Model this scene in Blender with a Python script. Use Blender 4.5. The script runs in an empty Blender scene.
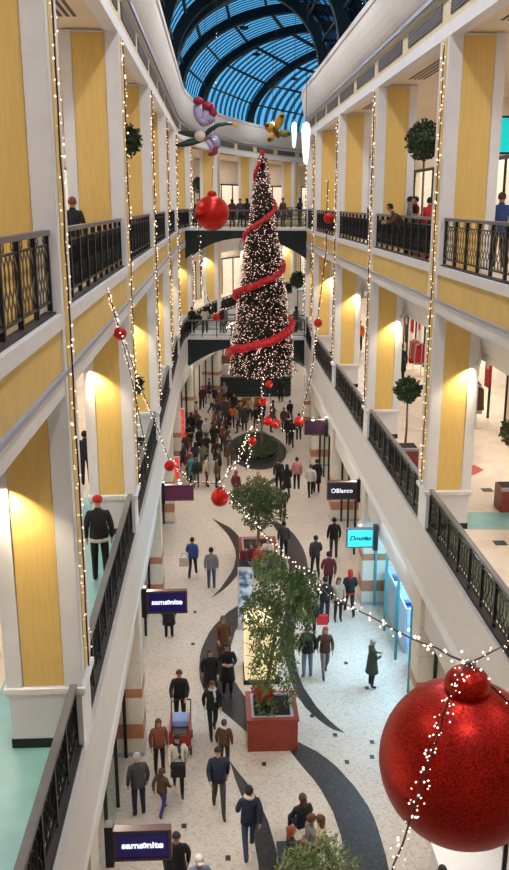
import bpy, bmesh, math, random
from mathutils import Vector, Matrix, Euler
R = random.Random(7)
PI = math.pi
sc = bpy.context.scene
C = sc.collection

# ------------------------------------------------------------------ camera
CZ = 13.4
FPX = 864.0
PIT = math.radians(15.02); YAW = math.radians(2.46)
cam = bpy.data.objects.new('camera', bpy.data.cameras.new('camera'))
C.objects.link(cam)
cam.location = (0, 0, CZ)
cam.rotation_euler = (PI/2-PIT, 0, -YAW)
cam.data.sensor_fit = 'VERTICAL'; cam.data.sensor_height = 24; cam.data.lens = 24*FPX/870
cam.data.clip_end = 500
sc.camera = cam

def ray(x, y):
    fw = Vector((math.sin(YAW)*math.cos(PIT), math.cos(YAW)*math.cos(PIT), -math.sin(PIT)))
    rt = Vector((math.cos(YAW), -math.sin(YAW), 0))
    up = Vector((math.sin(YAW)*math.sin(PIT), math.cos(YAW)*math.sin(PIT), math.cos(PIT)))
    return fw + rt*((x-254.5)/FPX) - up*((y-435.0)/FPX)
def on_z(x, y, z):
    r = ray(x, y); t = (z-CZ)/r.z; return Vector((r.x*t, r.y*t, z))
def on_y(x, y, Y):
    r = ray(x, y); t = Y/r.y; return Vector((r.x*t, Y, CZ+r.z*t))
def on_x(x, y, X):
    r = ray(x, y); t = X/r.x; return Vector((X, r.y*t, CZ+r.z*t))

# ------------------------------------------------------------------ materials
MC = {}
def mat(name, col, rough=.6, metal=0., emit=0., ecol=None, var=.06, scale=6., spec=.4, bump=0., stretch=(1,1,1), col2=None, fac=None):
    if name in MC: return MC[name]
    m = bpy.data.materials.new(name); m.use_nodes = True
    nt = m.node_tree; b = nt.nodes['Principled BSDF']
    b.inputs['Roughness'].default_value = rough
    b.inputs['Metallic'].default_value = metal
    b.inputs['Specular IOR Level'].default_value = spec
    tc = nt.nodes.new('ShaderNodeTexCoord'); mp = nt.nodes.new('ShaderNodeMapping')
    mp.inputs['Scale'].default_value = stretch
    nt.links.new(tc.outputs['Object'], mp.inputs['Vector'])
    no = nt.nodes.new('ShaderNodeTexNoise'); no.inputs['Scale'].default_value = scale; no.inputs['Detail'].default_value = 4
    nt.links.new(mp.outputs[0], no.inputs['Vector'])
    cr = nt.nodes.new('ShaderNodeValToRGB')
    c2 = col2 if col2 else tuple(min(1, c*(1+var)) for c in col)
    c1 = col if col2 else tuple(c*(1-var) for c in col)
    lo, hi = fac or (.35, .65)
    cr.color_ramp.elements[0].position = lo; cr.color_ramp.elements[1].position = hi
    cr.color_ramp.elements[0].color = (*c1, 1); cr.color_ramp.elements[1].color = (*c2, 1)
    nt.links.new(no.outputs['Fac'], cr.inputs['Fac'])
    nt.links.new(cr.outputs['Color'], b.inputs['Base Color'])
    if bump:
        bp = nt.nodes.new('ShaderNodeBump'); bp.inputs['Strength'].default_value = bump; bp.inputs['Distance'].default_value = .02
        nt.links.new(no.outputs['Fac'], bp.inputs['Height']); nt.links.new(bp.outputs[0], b.inputs['Normal'])
    if emit:
        b.inputs['Emission Color'].default_value = (*(ecol or col), 1); b.inputs['Emission Strength'].default_value = emit
    MC[name] = m
    return m

def srgb(r, g, b):
    f = lambda c: (c/255)/12.92 if c/255 <= .04045 else (((c/255)+.055)/1.055)**2.4
    return (f(r), f(g), f(b))

M_white = mat('white_plaster', (.68, .69, .72), .55, var=.03, scale=3)
M_trim = mat('grey_blue_trim', (.30, .34, .42), .5, var=.04)
M_cream = mat('cream_plaster', (.70, .60, .48), .7, var=.04, scale=2)
M_yellow = mat('yellow_paint', (.68, .47, .15), .45, var=.045, scale=5, stretch=(5, 5, .5))
M_fasc = mat('yellow_fascia_paint', (.66, .47, .15), .5, var=.05, scale=3)
M_vent = mat('dark_vent', (.10, .09, .10), .6)
M_iron = mat('black_iron', (.018, .020, .022), .45, metal=.3)
M_lattice = mat('bronze_lattice', (.13, .11, .065), .4, metal=.6)
M_panel = mat('smoky_panel', (.008, .010, .010), .8, spec=.1)
M_handrail = mat('grey_handrail', (.13, .13, .14), .4, metal=.1)
M_ledge = mat('dark_ledge', (.022, .017, .018), .6)
M_brown = mat('brown_band', (.36, .16, .09), .5, var=.1)
M_stone = mat('cream_stone', (.56, .52, .45), .5, var=.05)
M_teal = mat('teal_tile', (.22, .44, .44), .3, var=.08, scale=2)
M_black = mat('black_base', (.012, .012, .014), .4)
M_grey = mat('grey_plaster', (.57, .56, .55), .6, var=.03)
M_rib = mat('dark_green_steel', (.004, .013, .018), .7, spec=.2)
M_redbox = mat('red_planter', (.22, .035, .022), .35, var=.12, scale=8)
M_rim = mat('lilac_grey_rim', (.30, .30, .36), .4)
M_soil = mat('dark_soil', (.015, .010, .008), .9, var=.5, scale=40)
M_leafA = mat('ficus_leaf', (.055, .105, .035), .5, col2=(.13, .20, .07), scale=9)
M_leafB = mat('dark_leaf', (.018, .035, .016), .5, col2=(.04, .07, .03), scale=20)
M_leafC = mat('pale_leaf', (.13, .20, .08), .5, col2=(.30, .38, .17), scale=9)
M_fir = mat('fir_needles', (.010, .016, .008), .7, col2=(.05, .035, .025), scale=20)
M_bark = mat('bark', (.16, .10, .06), .8, var=.3, scale=30, bump=.4)
M_wire = mat('dark_wire', (.02, .012, .012), .6)
M_bulb = mat('warm_bulb', (1, .8, .7), .3, emit=3.2, ecol=(1, .70, .56))
M_bulbw = mat('pale_bulb', (1, .85, .8), .3, emit=1.15, ecol=(1, .58, .52))
M_ribbon = mat('red_ribbon', (.55, .012, .02), .35, var=.3, scale=30, bump=.6)
M_signframe = mat('dark_sign_frame', (.07, .035, .035), .35)
M_signnavy = mat('navy_sign_face', (.012, .010, .12), .25, emit=.12, ecol=(.02, .015, .25))
M_signtext = mat('white_sign_letters', (.9, .9, 1), .4, emit=1.1, ecol=(.85, .88, 1))
M_signteal = mat('turquoise_sign_face', (.05, .60, .62), .3, emit=.38, ecol=(.05, .62, .66))
M_signdark = mat('black_sign_face', (.03, .02, .025), .3)
M_skin = mat('skin', (.42, .24, .17), .55, var=.05)
M_hairdark = mat('hair_dark', (.015, .011, .010), .6)
M_shop = mat('shop_wall_white', (.80, .76, .72), .6)
M_lamp = mat('lamp_panel', (1, .95, .9), .4, emit=13, ecol=(1, .86, .72))
M_lampc = mat('cool_lamp_panel', (1, 1, 1), .4, emit=12, ecol=(.40, .74, 1))
M_lantern = mat('glowing_white_lantern', (1, .98, .95), .4, emit=1.6, ecol=(1, .93, .85))
M_metal = mat('steel', (.5, .5, .52), .3, metal=.8)
M_screen = mat('cyan_screen', (.0, .6, .6), .3, emit=.8, ecol=(0, .55, .55))

def glass_mat(name, tint, gl=.12, rough=.05):
    m = bpy.data.materials.new(name); m.use_nodes = True; nt = m.node_tree
    nt.nodes.remove(nt.nodes['Principled BSDF']); out = nt.nodes['Material Output']
    t = nt.nodes.new('ShaderNodeBsdfTransparent'); t.inputs[0].default_value = (*tint, 1)
    g = nt.nodes.new('ShaderNodeBsdfGlossy'); g.inputs['Roughness'].default_value = rough
    mx = nt.nodes.new('ShaderNodeMixShader'); mx.inputs[0].default_value = gl
    nt.links.new(t.outputs[0], mx.inputs[1]); nt.links.new(g.outputs[0], mx.inputs[2]); nt.links.new(mx.outputs[0], out.inputs[0])
    MC[name] = m; return m
M_glass = glass_mat('clear_shop_glass', (.92, .96, .96), .06)
M_tint = glass_mat('grey_green_glass', (.42, .48, .45), .08)
M_roofglass = glass_mat('roof_glass', (.9, .95, 1), .03)
M_rooffrost = glass_mat('roof_glass_tinted', (.09, .12, .17), .04, .3)

def glitter():
    m = bpy.data.materials.new('red_glitter'); m.use_nodes = True; nt = m.node_tree; b = nt.nodes['Principled BSDF']
    b.inputs['Roughness'].default_value = .36; b.inputs['Metallic'].default_value = .8
    tc = nt.nodes.new('ShaderNodeTexCoord')
    v = nt.nodes.new('ShaderNodeTexVoronoi'); v.inputs['Scale'].default_value = 130
    nt.links.new(tc.outputs['Object'], v.inputs['Vector'])
    cr = nt.nodes.new('ShaderNodeValToRGB')
    cr.color_ramp.elements[0].position = .0; cr.color_ramp.elements[0].color = (.20, .004, .004, 1)
    cr.color_ramp.elements[1].position = .95; cr.color_ramp.elements[1].color = (.62, .022, .010, 1)
    sx = nt.nodes.new('ShaderNodeSeparateColor')
    nt.links.new(v.outputs['Color'], sx.inputs[0]); nt.links.new(sx.outputs[0], cr.inputs['Fac'])
    nt.links.new(cr.outputs[0], b.inputs['Base Color'])
    bp = nt.nodes.new('ShaderNodeBump'); bp.inputs['Strength'].default_value = .35; bp.inputs['Distance'].default_value = .01
    nt.links.new(sx.outputs[1], bp.inputs['Height']); nt.links.new(bp.outputs[0], b.inputs['Normal'])
    return m
M_glit = glitter()
M_redball = mat('red_ball', (.48, .012, .008), .32, metal=.5, var=.12, scale=30)

def terrazzo(name, base, spk, sc1=9.0):
    m = bpy.data.materials.new(name); m.use_nodes = True; nt = m.node_tree; b = nt.nodes['Principled BSDF']
    b.inputs['Roughness'].default_value = .38; b.inputs['Specular IOR Level'].default_value = .25
    tc = nt.nodes.new('ShaderNodeTexCoord')
    v = nt.nodes.new('ShaderNodeTexVoronoi'); v.inputs['Scale'].default_value = sc1
    n = nt.nodes.new('ShaderNodeTexNoise'); n.inputs['Scale'].default_value = .6; n.inputs['Detail'].default_value = 5
    nt.links.new(tc.outputs['Object'], v.inputs['Vector']); nt.links.new(tc.outputs['Object'], n.inputs['Vector'])
    sx = nt.nodes.new('ShaderNodeSeparateColor'); nt.links.new(v.outputs['Color'], sx.inputs[0])
    cr = nt.nodes.new('ShaderNodeValToRGB')
    cr.color_ramp.elements[0].color = (*spk, 1); cr.color_ramp.elements[1].color = (*base, 1)
    cr.color_ramp.elements[0].position = .0; cr.color_ramp.elements[1].position = .5
    nt.links.new(sx.outputs[0], cr.inputs['Fac'])
    mx = nt.nodes.new('ShaderNodeMixRGB'); mx.blend_type = 'MULTIPLY'; mx.inputs[0].default_value = .5
    c2 = nt.nodes.new('ShaderNodeValToRGB'); c2.color_ramp.elements[0].position = .3; c2.color_ramp.elements[1].position = .7
    c2.color_ramp.elements[0].color = (.8, .78, .76, 1); c2.color_ramp.elements[1].color = (1, 1, 1, 1)
    nt.links.new(n.outputs['Fac'], c2.inputs['Fac'])
    nt.links.new(cr.outputs[0], mx.inputs[1]); nt.links.new(c2.outputs[0], mx.inputs[2]); nt.links.new(mx.outputs[0], b.inputs['Base Color'])
    return m
M_floor = terrazzo('cream_terrazzo', (.51, .46, .41), (.38, .34, .30), 22)
M_dark = terrazzo('dark_terrazzo', (.022, .020, .023), (.045, .042, .042), 24)
M_gfloor = terrazzo('gallery_tile', (.70, .60, .50), (.62, .52, .42), 2)

# ------------------------------------------------------------------ mesh builder
class MB:
    def __init__(s): s.v = []; s.f = []; s.m = []; s.cm = 0
    def add(s, vs, fs):
        o = len(s.v); s.v += [tuple(p) for p in vs]
        for f in fs: s.f.append(tuple(i+o for i in f)); s.m.append(s.cm)
    def box(s, x0, x1, y0, y1, z0, z1):
        s.add([(x0,y0,z0),(x1,y0,z0),(x1,y1,z0),(x0,y1,z0),(x0,y0,z1),(x1,y0,z1),(x1,y1,z1),(x0,y1,z1)],
              [(0,3,2,1),(4,5,6,7),(0,1,5,4),(1,2,6,5),(2,3,7,6),(3,0,4,7)])
        return s
    def obox(s, c, ax, ay, az):      # centre and three half axes
        c = Vector(c); vs = []
        for k in (-1, 1):
            for a, b in ((-1,-1),(1,-1),(1,1),(-1,1)): vs.append(c+ax*a+ay*b+az*k)
        s.add(vs, [(0,3,2,1),(4,5,6,7),(0,1,5,4),(1,2,6,5),(2,3,7,6),(3,0,4,7)]); return s
    def tube(s, pts, r, n=6, cap=True, r2=None):
        pts = [Vector(p) for p in pts]; k = len(pts); rings = []
        for i, p in enumerate(pts):
            d = (pts[min(i+1,k-1)]-pts[max(i-1,0)]).normalized()
            a = d.cross(Vector((0,0,1)))
            if a.length < .05: a = d.cross(Vector((0,1,0)))
            a.normalize(); b = d.cross(a)
            rr = r[i] if isinstance(r, (list, tuple)) else r
            rings.append([p+(a*math.cos(2*PI*j/n)+b*math.sin(2*PI*j/n))*rr for j in range(n)])
        vs = [q for g in rings for q in g]; fs = []
        for i in range(k-1):
            for j in range(n):
                fs.append((i*n+j, i*n+(j+1)%n, (i+1)*n+(j+1)%n, (i+1)*n+j))
        if cap: fs += [tuple(range(n-1,-1,-1)), tuple((k-1)*n+j for j in range(n))]
        s.add(vs, fs); return s
    def ell(s, c, r, n=12, m=8, rot=None):
        c = Vector(c); vs = []; 
        if not hasattr(r, '__len__'): r = (r, r, r)
        def P(t, p):
            q = Vector((r[0]*math.sin(t)*math.cos(p), r[1]*math.sin(t)*math.sin(p), r[2]*math.cos(t)))
            return c+(rot@q if rot else q)
        vs.append(P(0, 0))
        for i in range(1, m):
            for j in range(n): vs.append(P(PI*i/m, 2*PI*j/n))
        vs.append(P(PI, 0)); fs = []
        for j in range(n): fs.append((0, 1+j, 1+(j+1)%n))
        for i in range(m-2):
            for j in range(n): fs.append((1+i*n+j, 1+(i+1)*n+j, 1+(i+1)*n+(j+1)%n, 1+i*n+(j+1)%n))
        e = len(vs)-1
        for j in range(n): fs.append((e, 1+(m-2)*n+(j+1)%n, 1+(m-2)*n+j))
        s.add(vs, fs); return s
    def lathe(s, prof, c, n=24):     # prof [(r,z)...]
        c = Vector(c); vs = []; fs = []
        for r, z in prof:
            for j in range(n): vs.append(c+Vector((r*math.cos(2*PI*j/n), r*math.sin(2*PI*j/n), z)))
        for i in range(len(prof)-1):
            for j in range(n): fs.append((i*n+j, i*n+(j+1)%n, (i+1)*n+(j+1)%n, (i+1)*n+j))
        fs += [tuple(range(n-1,-1,-1)), tuple((len(prof)-1)*n+j for j in range(n))]
        s.add(vs, fs); return s
    # extrusion of a profile [(off,z)...] (closed) along the mall's path from s0 to s1
    def pext(s, prof, s0, s1, cap=True, step=2.0):
        k = 1 if s1 <= 45 else max(1, int((s1-s0)/step)); n = len(prof)
        vs = []; fs = []
        for i in range(k+1):
            t = s0+(s1-s0)*i/k
            for o, z in prof: vs.append(P(t, o, z))
        for i in range(k):
            for j in range(n): fs.append((i*n+j, i*n+(j+1)%n, (i+1)*n+(j+1)%n, (i+1)*n+j))
        if cap: fs += [tuple(range(n-1,-1,-1)), tuple(k*n+j for j in range(n))]
        s.add(vs, fs); return s
    def pbox(s, s0, s1, o0, o1, z0, z1):
        return s.pext([(o0,z0),(o1,z0),(o1,z1),(o0,z1)], s0, s1)
    def poly(s, pts, h):             # a thin slab from an outline, thickness h downwards
        pts = [Vector(p) for p in pts]; n = len(pts)
        s.add(pts+[p-Vector((0,0,h)) for p in pts], [tuple(range(n)), tuple(range(2*n-1, n-1, -1))]+[(i, i+n, (i+1)%n+n, (i+1)%n) for i in range(n)]); return s

OFFS = {}
def link(name, me, parent=None, loc=None):
    o = bpy.data.objects.new(name, me); C.objects.link(o)
    if parent: o.parent = parent
    if loc is not None: o.location = loc
    return o
def build(name, mb, mats, parent=None, smooth=False, base=None, bevel=0):
    """mesh written in world coordinates; parent root offset (or base) is subtracted"""
    off = Vector(OFFS.get(parent.name, (0,0,0))) if parent else Vector(base or (0,0,0))
    me = bpy.data.meshes.new(name)
    me.from_pydata([tuple(Vector(v)-off) for v in mb.v], [], mb.f)
    mats = mats if isinstance(mats, (list, tuple)) else [mats]
    for m in mats: me.materials.append(m)
    bm = bmesh.new(); bm.from_mesh(me)
    for f, mi in zip(bm.faces, mb.m): f.material_index = mi; f.smooth = smooth
    bmesh.ops.recalc_face_normals(bm, faces=bm.faces)
    bm.to_mesh(me); bm.free()
    o = link(name, me, parent, None if parent else off)
    OFFS[o.name] = off
    if bevel:
        b = o.modifiers.new('bevel', 'BEVEL'); b.width = bevel; b.segments = 2; b.limit_method = 'ANGLE'
    return o
def thing(name, label, cat, loc=(0,0,0), group=None):
    o = bpy.data.objects.new(name, None); C.objects.link(o); o.location = loc; o.empty_display_size = .1
    OFFS[o.name] = Vector(loc)
    o['label'] = label; o['category'] = cat
    if group: o['group'] = group
    return o
def tag(o, label, cat, group=None):
    o['label'] = label; o['category'] = cat
    if group: o['group'] = group
    return o
def struct(o, label=None):
    o['kind'] = 'structure'
    if label: o['label'] = label
    return o
def sroot(name, label=None):
    o = bpy.data.objects.new(name, None); C.objects.link(o); OFFS[o.name] = Vector((0,0,0)); o['kind'] = 'structure'
    return o

# ------------------------------------------------------------------ the path of the mall
CX = 1.445; HW = 3.395; RC = 53.6; S0 = 45.0
def P(s, o, z):
    if s <= S0: return Vector((CX+o, s, z))
    t = (s-S0)/RC
    return Vector((CX+RC-(RC-o)*math.cos(t), S0+(RC-o)*math.sin(t), z))
def pdir(s):
    t = max(0, (s-S0)/RC); return Vector((math.sin(t), math.cos(t), 0))
Z2, Z3, ZT = 5.95, 12.08, 16.75
SMIN, SMAX = -4.0, 98.0
PIERS = [2.65+8.15*i for i in range(6)]      # near faces 2.65,10.8,18.95,27.1,35.25,43.4
def wall_piers(side):
    ps = PIERS[:]
    s = 51.6 if side < 0 else 51.0
    if side < 0: ps = ps[:6]
    while s < SMAX-6:
        ps.append(s); s += 7.66
    return ps
PW = .75; PD = 1.2

# floor ------------------------------------------------------------
mb = MB(); mb.pbox(SMIN, SMAX, -11.5, 11.5, -.3, 0)
fl = struct(build('floor', mb, M_floor))
def inlay(px, z=0, m=M_dark, name='floor_inlay'):
    pts = [on_z(x, y, z) + Vector((0, 0, .006)) for x, y in px]
    b = MB(); b.poly(pts, .005)
    o = build(name, b, m, fl); return o
inlay([(212,518),(221,523),(229,527),(235,532),(241,539),(245,548),(246,556),(244,564),(240,571),(235,578),(229,585),(222,591),(211,598),
       (220,589),(227,579),(231,573),(234,567),(236,557),(235,549),(232,542),(228,535),(222,528)])
inlay([(256,592),(242,603),(228,612),(221,619),(214,626),(209,633),(205,641),(202,648),(200,656),(199,669),(200,680),(205,694),(212,703),(222,711),(234,721),(250,735),
       (262,735),(256,712),(246,698),(239,688),(234,680),(231,673),(230,659),(231,646),(235,632),(243,617),(256,603)])
inlay([(225,755),(231,765),(235,779),(240,792),(245,805),(250,822),(255,845),(258,862),(262,900),(288,900),(282,880),(276,849),(268,821),(261,806),(254,793),(247,783),(239,773)])
inlay([(290,751),(301,765),(314,780),(321,790),(327,801),(333,812),(337,824),(341,836),(343,849),(346,870),(350,905),(398,905),(391,880),(386,856),(378,829),(374,818),(368,806),(355,787),(337,767),(326,758),(316,751),(298,742)])
inlay([(280,640),(284,655),(288,670),(293,687),(298,697),(305,707),(312,714),(319,720),(327,726),(334,730),(345,733),(337,727),(329,720),(322,713),(316,706),(310,697),(304,688),(299,676),(296,664),(294,650),(294,636)])
inlay([(270,521),(279,523),(286,527),(293,533),(299,541),(303,548),(306,556),(308,567),(308,580),(306,592),(302,606),(297,620),(293,640),(281,640),(283,620),(287,606),(289,592),(290,578),(289,566),(287,556),(284,545),(279,534)])
inlay([(290,469),(282,474),(274,478),(266,483),(262,487),(268,486),(276,482),(284,477),(292,471)])
for x, y in [(347,762),(223,763),(184,826),(228,858),(264,764),(335,735),(372,757),(312,716),(367,688),(195,612),(193,644),(346,663),(372,742)]:
    q = on_z(x, y, 0); b = MB(); b.box(q.x-.055, q.x+.055, q.y-.075, q.y+.075, .0005, .005)
    build('floor_drain', b, M_black, fl)

# side decks (slabs of the two upper floors), ceilings -------------------------
for side in (-1, 1):
    nm = 'left' if side < 0 else 'right'
    W = sroot('wall_'+nm)
    for z, zl, ztop in ((Z2, 'lower', Z2), (Z3, 'upper', Z3)):
        b = MB()
        a0, a1 = side*(HW+.03), side*11.5
        b.pbox(SMIN, SMAX, a0, a1, (4.32 if z == Z2 else 11.28), z-(0 if z == Z2 else .14))
        build(zl+'_gallery_floor', b, M_gfloor, W)
    e = side
    # top storey: ledge, fascia, trim
    def px(prof): return [(e*o, z) for o, z in prof]
    b = MB(); b.pext(px([(HW-.04,11.90),(HW+.22,11.90),(HW+.22,12.08),(HW-.04,12.08)]), SMIN, SMAX); build('ledge', b, M_white, W)
    b = MB(); b.pext(px([(HW+.03,12.08),(HW+.17,12.08),(HW+.17,12.11),(HW+.03,12.11)]), SMIN, SMAX); build('ledge_top', b, M_ledge, W)
    b = MB(); b.pext(px([(HW,11.36),(HW+.2,11.36),(HW+.2,11.90),(HW,11.90)]), SMIN, SMAX); build('fascia', b, M_fasc, W)
    b = MB(); b.pext(px([(HW-.05,11.30),(HW+.1,11.30),(HW+.1,11.36),(HW-.05,11.36)]), SMIN, SMAX); build('moulding', b, M_trim, W)
    b = MB(); b.pext(px([(HW-.02,11.06),(HW+.12,11.06),(HW+.12,11.30),(HW-.02,11.30)]), SMIN, SMAX); build('lintel', b, M_white, W)
    # curved cove soffit over the lower gallery's arcade
    cv = [(HW+.12,11.10)]+[(HW+.12+1.08*math.sin(t*PI/2/8), 10.95-.0-(1-math.cos(t*PI/2/8))*1.02) for t in range(9)]
    cv += [(HW+1.34,9.93),(HW+1.34,11.28),(HW+.12,11.28)]
    b = MB(); b.pext(px(cv), SMIN, SMAX); build('cove', b, M_white, W)
    b = MB(); b.pext(px([(HW+1.34,10.32),(11.5,10.32),(11.5,11.28),(HW+1.34,11.28)]), SMIN, SMAX); build('gallery_ceiling', b, M_cream, W)
    # lower balcony face
    b = MB(); b.pext(px([(HW-.04,4.62),(HW+.15,4.62),(HW+.15,5.93),(HW-.04,5.93)]), SMIN, SMAX); build('balcony_face', b, M_grey, W)
    b = MB(); b.pext(px([(HW+.03,5.93),(HW+.17,5.93),(HW+.17,5.98),(HW+.03,5.98)]), SMIN, SMAX); build('balcony_curb', b, M_ledge, W)
    b = MB(); b.pext(px([(HW-.02,4.28),(HW+.15,4.28),(HW+.15,4.60),(HW+.0,4.60)]), SMIN, SMAX); build('balcony_face_lower', b, M_white, W)
    # entablature
    b = MB(); b.pext(px([(HW-.02,16.72),(HW+.25,16.72),(HW+.25,17.0),(HW+.0,17.0)]), SMIN, SMAX); build('lintel', b, M_white, W)
    b = MB(); b.pext(px([(HW,17.0),(HW+.3,17.0),(HW+.3,17.55),(HW,17.55)]), SMIN, SMAX); build('frieze', b, mat('pale_yellow_frieze', (.66,.56,.34), .5), W)
    cor = [(HW-.02,17.55),(HW-.08,17.60),(HW-.10,17.72)]
    cor += [(HW-.10-.24*math.sin(t*PI/2/6)**1.5, 17.72+1.10*(1-math.cos(t*PI/2/6))) for t in range(1, 7)]
    cor += [(HW-.38,18.86),(HW-.40,19.02),(HW+1.2,19.02),(HW+1.2,17.55)]
    b = MB(); b.pext(px(cor), SMIN, SMAX); build('cornice', b, mat('cornice_plaster', (.58, .55, .52), .7, var=.03, scale=2), W)
    b = MB(); b.pext(px([(HW-.14,17.60),(HW-.02,17.60),(HW-.02,17.70),(HW-.14,17.70)]), SMIN, SMAX); build('moulding', b, M_trim, W)
    b = MB(); b.pext(px([(HW+.25,16.78),(11.5,16.78),(11.5,17.0),(HW+.25,17.0)]), SMIN, SMAX); build('top_ceiling', b, M_cream, W)
    # back walls with shop openings per storey
    ps = wall_piers(side)
    bays = [(ps[i]+PW, ps[i+1]) for i in range(len(ps)-1)]
    BO = 8.2
    for (z0, z1) in ((Z2, 10.32), (Z3-.14, 16.78)):
        b = MB()
        for i, s in enumerate(ps[:-1]): b.pbox(s+.05, s+PW-.05, e*BO, e*(BO+.3), z0, z1)
        b.pbox(SMIN, SMAX, e*BO, e*(BO+.3), z0+3.0, z1)
        build('gallery_back_wall', b, M_cream, W)
    b = MB()
    for z0, z1 in ((0, 4.32), (Z2, 10.32), (Z3-.14, 16.78)): b.pbox(SMIN, SMAX, e*11.2, e*11.5, z0, z1)
    build('shop_back_wall', b, M_shop, W)
    b = MB()
    for z0, z1 in ((0, 4.32), (Z2, 10.32), (Z3-.14, 16.78)):
        for s in ps[:-1]: b.pbox(s+.2, s+.5, e*(BO+.3 if z0 else HW+PD), e*11.2, z0, z1)
    build('shop_partition', b, M_shop, W)
    # ground piers, lower piers, upper piers
    for i, s in enumerate(ps):
        pi_ = build('pier', MB().pbox(s, s+PW, e*(HW+.01), e*(HW+PD), 0, 4.30), M_stone, W)
        b = MB()
        for z0, z1 in ((1.66,1.90),(.52,.92)): b.pbox(s-.012, s+PW+.012, e*(HW-.005), e*(HW+PD+.01), z0, z1)
        build('terracotta_band', b, M_brown, pi_)
        b = MB()
        for z0 in (2.6, 3.4): b.pbox(s-.004, s+PW+.004, e*(HW+.004), e*(HW+PD+.004), z0, z0+.012)
        b.pbox(s-.015, s+PW+.015, e*(HW-.005), e*(HW+PD+.012), 0, .12)
        build('joint', b, M_trim, pi_)
        # pedestal of the lower gallery pier
        pd = build('pedestal', MB().pbox(s+.0, s+PW, e*(HW+.0), e*(HW+1.0), 4.30, 6.84), M_white, W)
        b = MB(); b.pbox(s-.08, s+PW+.04, e*(HW-.07), e*(HW+1.06), 6.84, 6.92); b.pbox(s-.05, s+PW+.02, e*(HW-.04), e*(HW+1.03), 6.79, 6.84)
        build('cap', b, M_white, pd)
        b = MB(); b.pbox(s-.012, s+PW, e*(HW+.16), e*(HW+1.012), Z2, 6.10)
        build('black_baseboard', b, M_black, pd)
        for (z0, z1, zz, pd, ya, yb) in ((6.92, 11.06, 0, 1.0, .23, .79), (Z3-.14, 16.76, 1, 1.13, .26, .92)):
            pr = build('pier', MB().pbox(s, s+PW, e*HW, e*(HW+pd), z0, z1), M_white, W)
            b = MB()
            for a0, a1 in ((s-.012, s+.01), (s+PW-.01, s+PW+.012)): b.pbox(a0, a1, e*(HW+ya), e*(HW+yb), z0+.02, z1-.05)
            build('yellow_panel', b, M_yellow, pr)
            b = MB()
            for o0, o1 in ((-.02, ya-.01), (yb+.01, pd+.02)): b.pbox(s-.03, s+.02, e*(HW+o0), e*(HW+o1), z0, z1)
            b.pbox(s+PW-.02, s+PW+.02, e*(HW-.02), e*(HW+ya-.01), z0, z1)
            build('white_frame', b, M_white, pr)
        pl_ = build('pilaster', MB().pbox(s-.02, s+PW+.01, e*(HW-.032), e*(HW+.02), 7.05, 16.70), M_white, W)
        build('yellow_strip', MB().pbox(s+.17, s+PW-.17, e*(HW-.042), e*(HW-.03), 7.06, 16.69), M_fasc, pl_)
    # vents in frieze and slots in the top gallery's soffit
    for (a, c) in bays:
        n = 2; L = c-a+PW
        for k in range(n):
            s0 = a-.15+L*k/n+.25; s1 = s0+L/n-.75
            v = build('frieze_vent', MB().pbox(s0, s1, e*(HW-.02), e*(HW+.02), 17.12, 17.46), M_vent, W)
            b = MB()
            for q in range(5): b.pbox(s0+.02, s1-.02, e*(HW-.035), e*(HW-.015), 17.15+q*.06, 17.165+q*.06)
            build('vent_slat', b, mat('vent_slat_grey', (.20,.19,.21), .5), v)
        b = MB()
        for q in range(4): b.pbox(a+1.2, c-1.2, e*(HW+.62+q*.13), e*(HW+.62+q*.13+.06), 16.765, 16.785)
        build('soffit_slot', b, M_vent, W)

# end walls
struct(build('wall_back', MB().pbox(SMAX, SMAX+.3, -11.5, 11.5, 0, 26), M_cream))
struct(build('wall_front', MB().pbox(SMIN-.3, SMIN, -11.5, 11.5, 0, 24), M_cream))

# left gallery floor inlays (turquoise) --------------------------------------
for side in (-1, 1):
    e = side
    if side < 0:
        b = MB(); b.pbox(SMIN, SMAX, e*(HW+.32), e*(HW+1.55), Z2, Z2+.006)
        struct(build('floor_band_left', b, M_teal))
    else:
        b = MB(); b.poly([on_z(x, y, Z2)+Vector((0,0,.008)) for x, y in ((440,512),(540,513),(560,530),(440,529))], .006)
        b2 = MB(); b2.poly([on_z(x, y, Z2)+Vector((0,0,.008)) for x, y in ((467,467),(474,465),(484,470),(474,475),(468,476))], .006)
        fr = struct(build('floor_band_right', b, M_teal))
        build('floor_diamond', b2, mat('red_tile', (.45,.06,.03), .3), fr)
        for x, y in ((487,490),(463,527),(447,470),(500,543),(470,410)):
            q = on_z(x, y, Z2); b = MB(); b.box(q.x-.14, q.x+.14, q.y-.14, q.y+.14, Z2, Z2+.007); build('floor_tile', b, M_black, fr)

# ------------------------------------------------------------------ roof vault
RV = 3.52; ZV = 19.0
roof = sroot('ceiling')
# every rib: outer foot, inner foot, rise.  The vault is straight to the bend, then its ribs fan out round the corner.
RIBS = [((CX-RV, y), (CX+RV, y), 3.5) for y in (-4.6, 1.9, 8.4, 14.9, 21.4, 27.9, 34.0, 40.3)]
def lw(s_): p = P(s_, -RV, 0); return (p.x, p.y)
RIBS += [(lw(41.0), (7.9, 39.6), 3.6), (lw(47.5), (9.0, 43.2), 3.7), (lw(55.5), (10.6, 45.6), 3.8), (lw(66.5), (12.6, 47.0), 3.9), (lw(79.0), (16.5, 48.5), 3.9), (lw(93.0), (24.0, 50.0), 3.9)]
def arc(rb, t, dr=0, du=0):
    (x0, y0), (x1, y1), h = rb; c = Vector(((x0+x1)/2, (y0+y1)/2, ZV)); d = Vector(((x1-x0)/2, (y1-y0)/2, 0)); L = d.length; d.normalize()
    n = Vector((-d.y, d.x, 0)); return c-d*(L+dr)*math.cos(t)+Vector((0, 0, (h+dr)*math.sin(t)))+n*du
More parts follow.
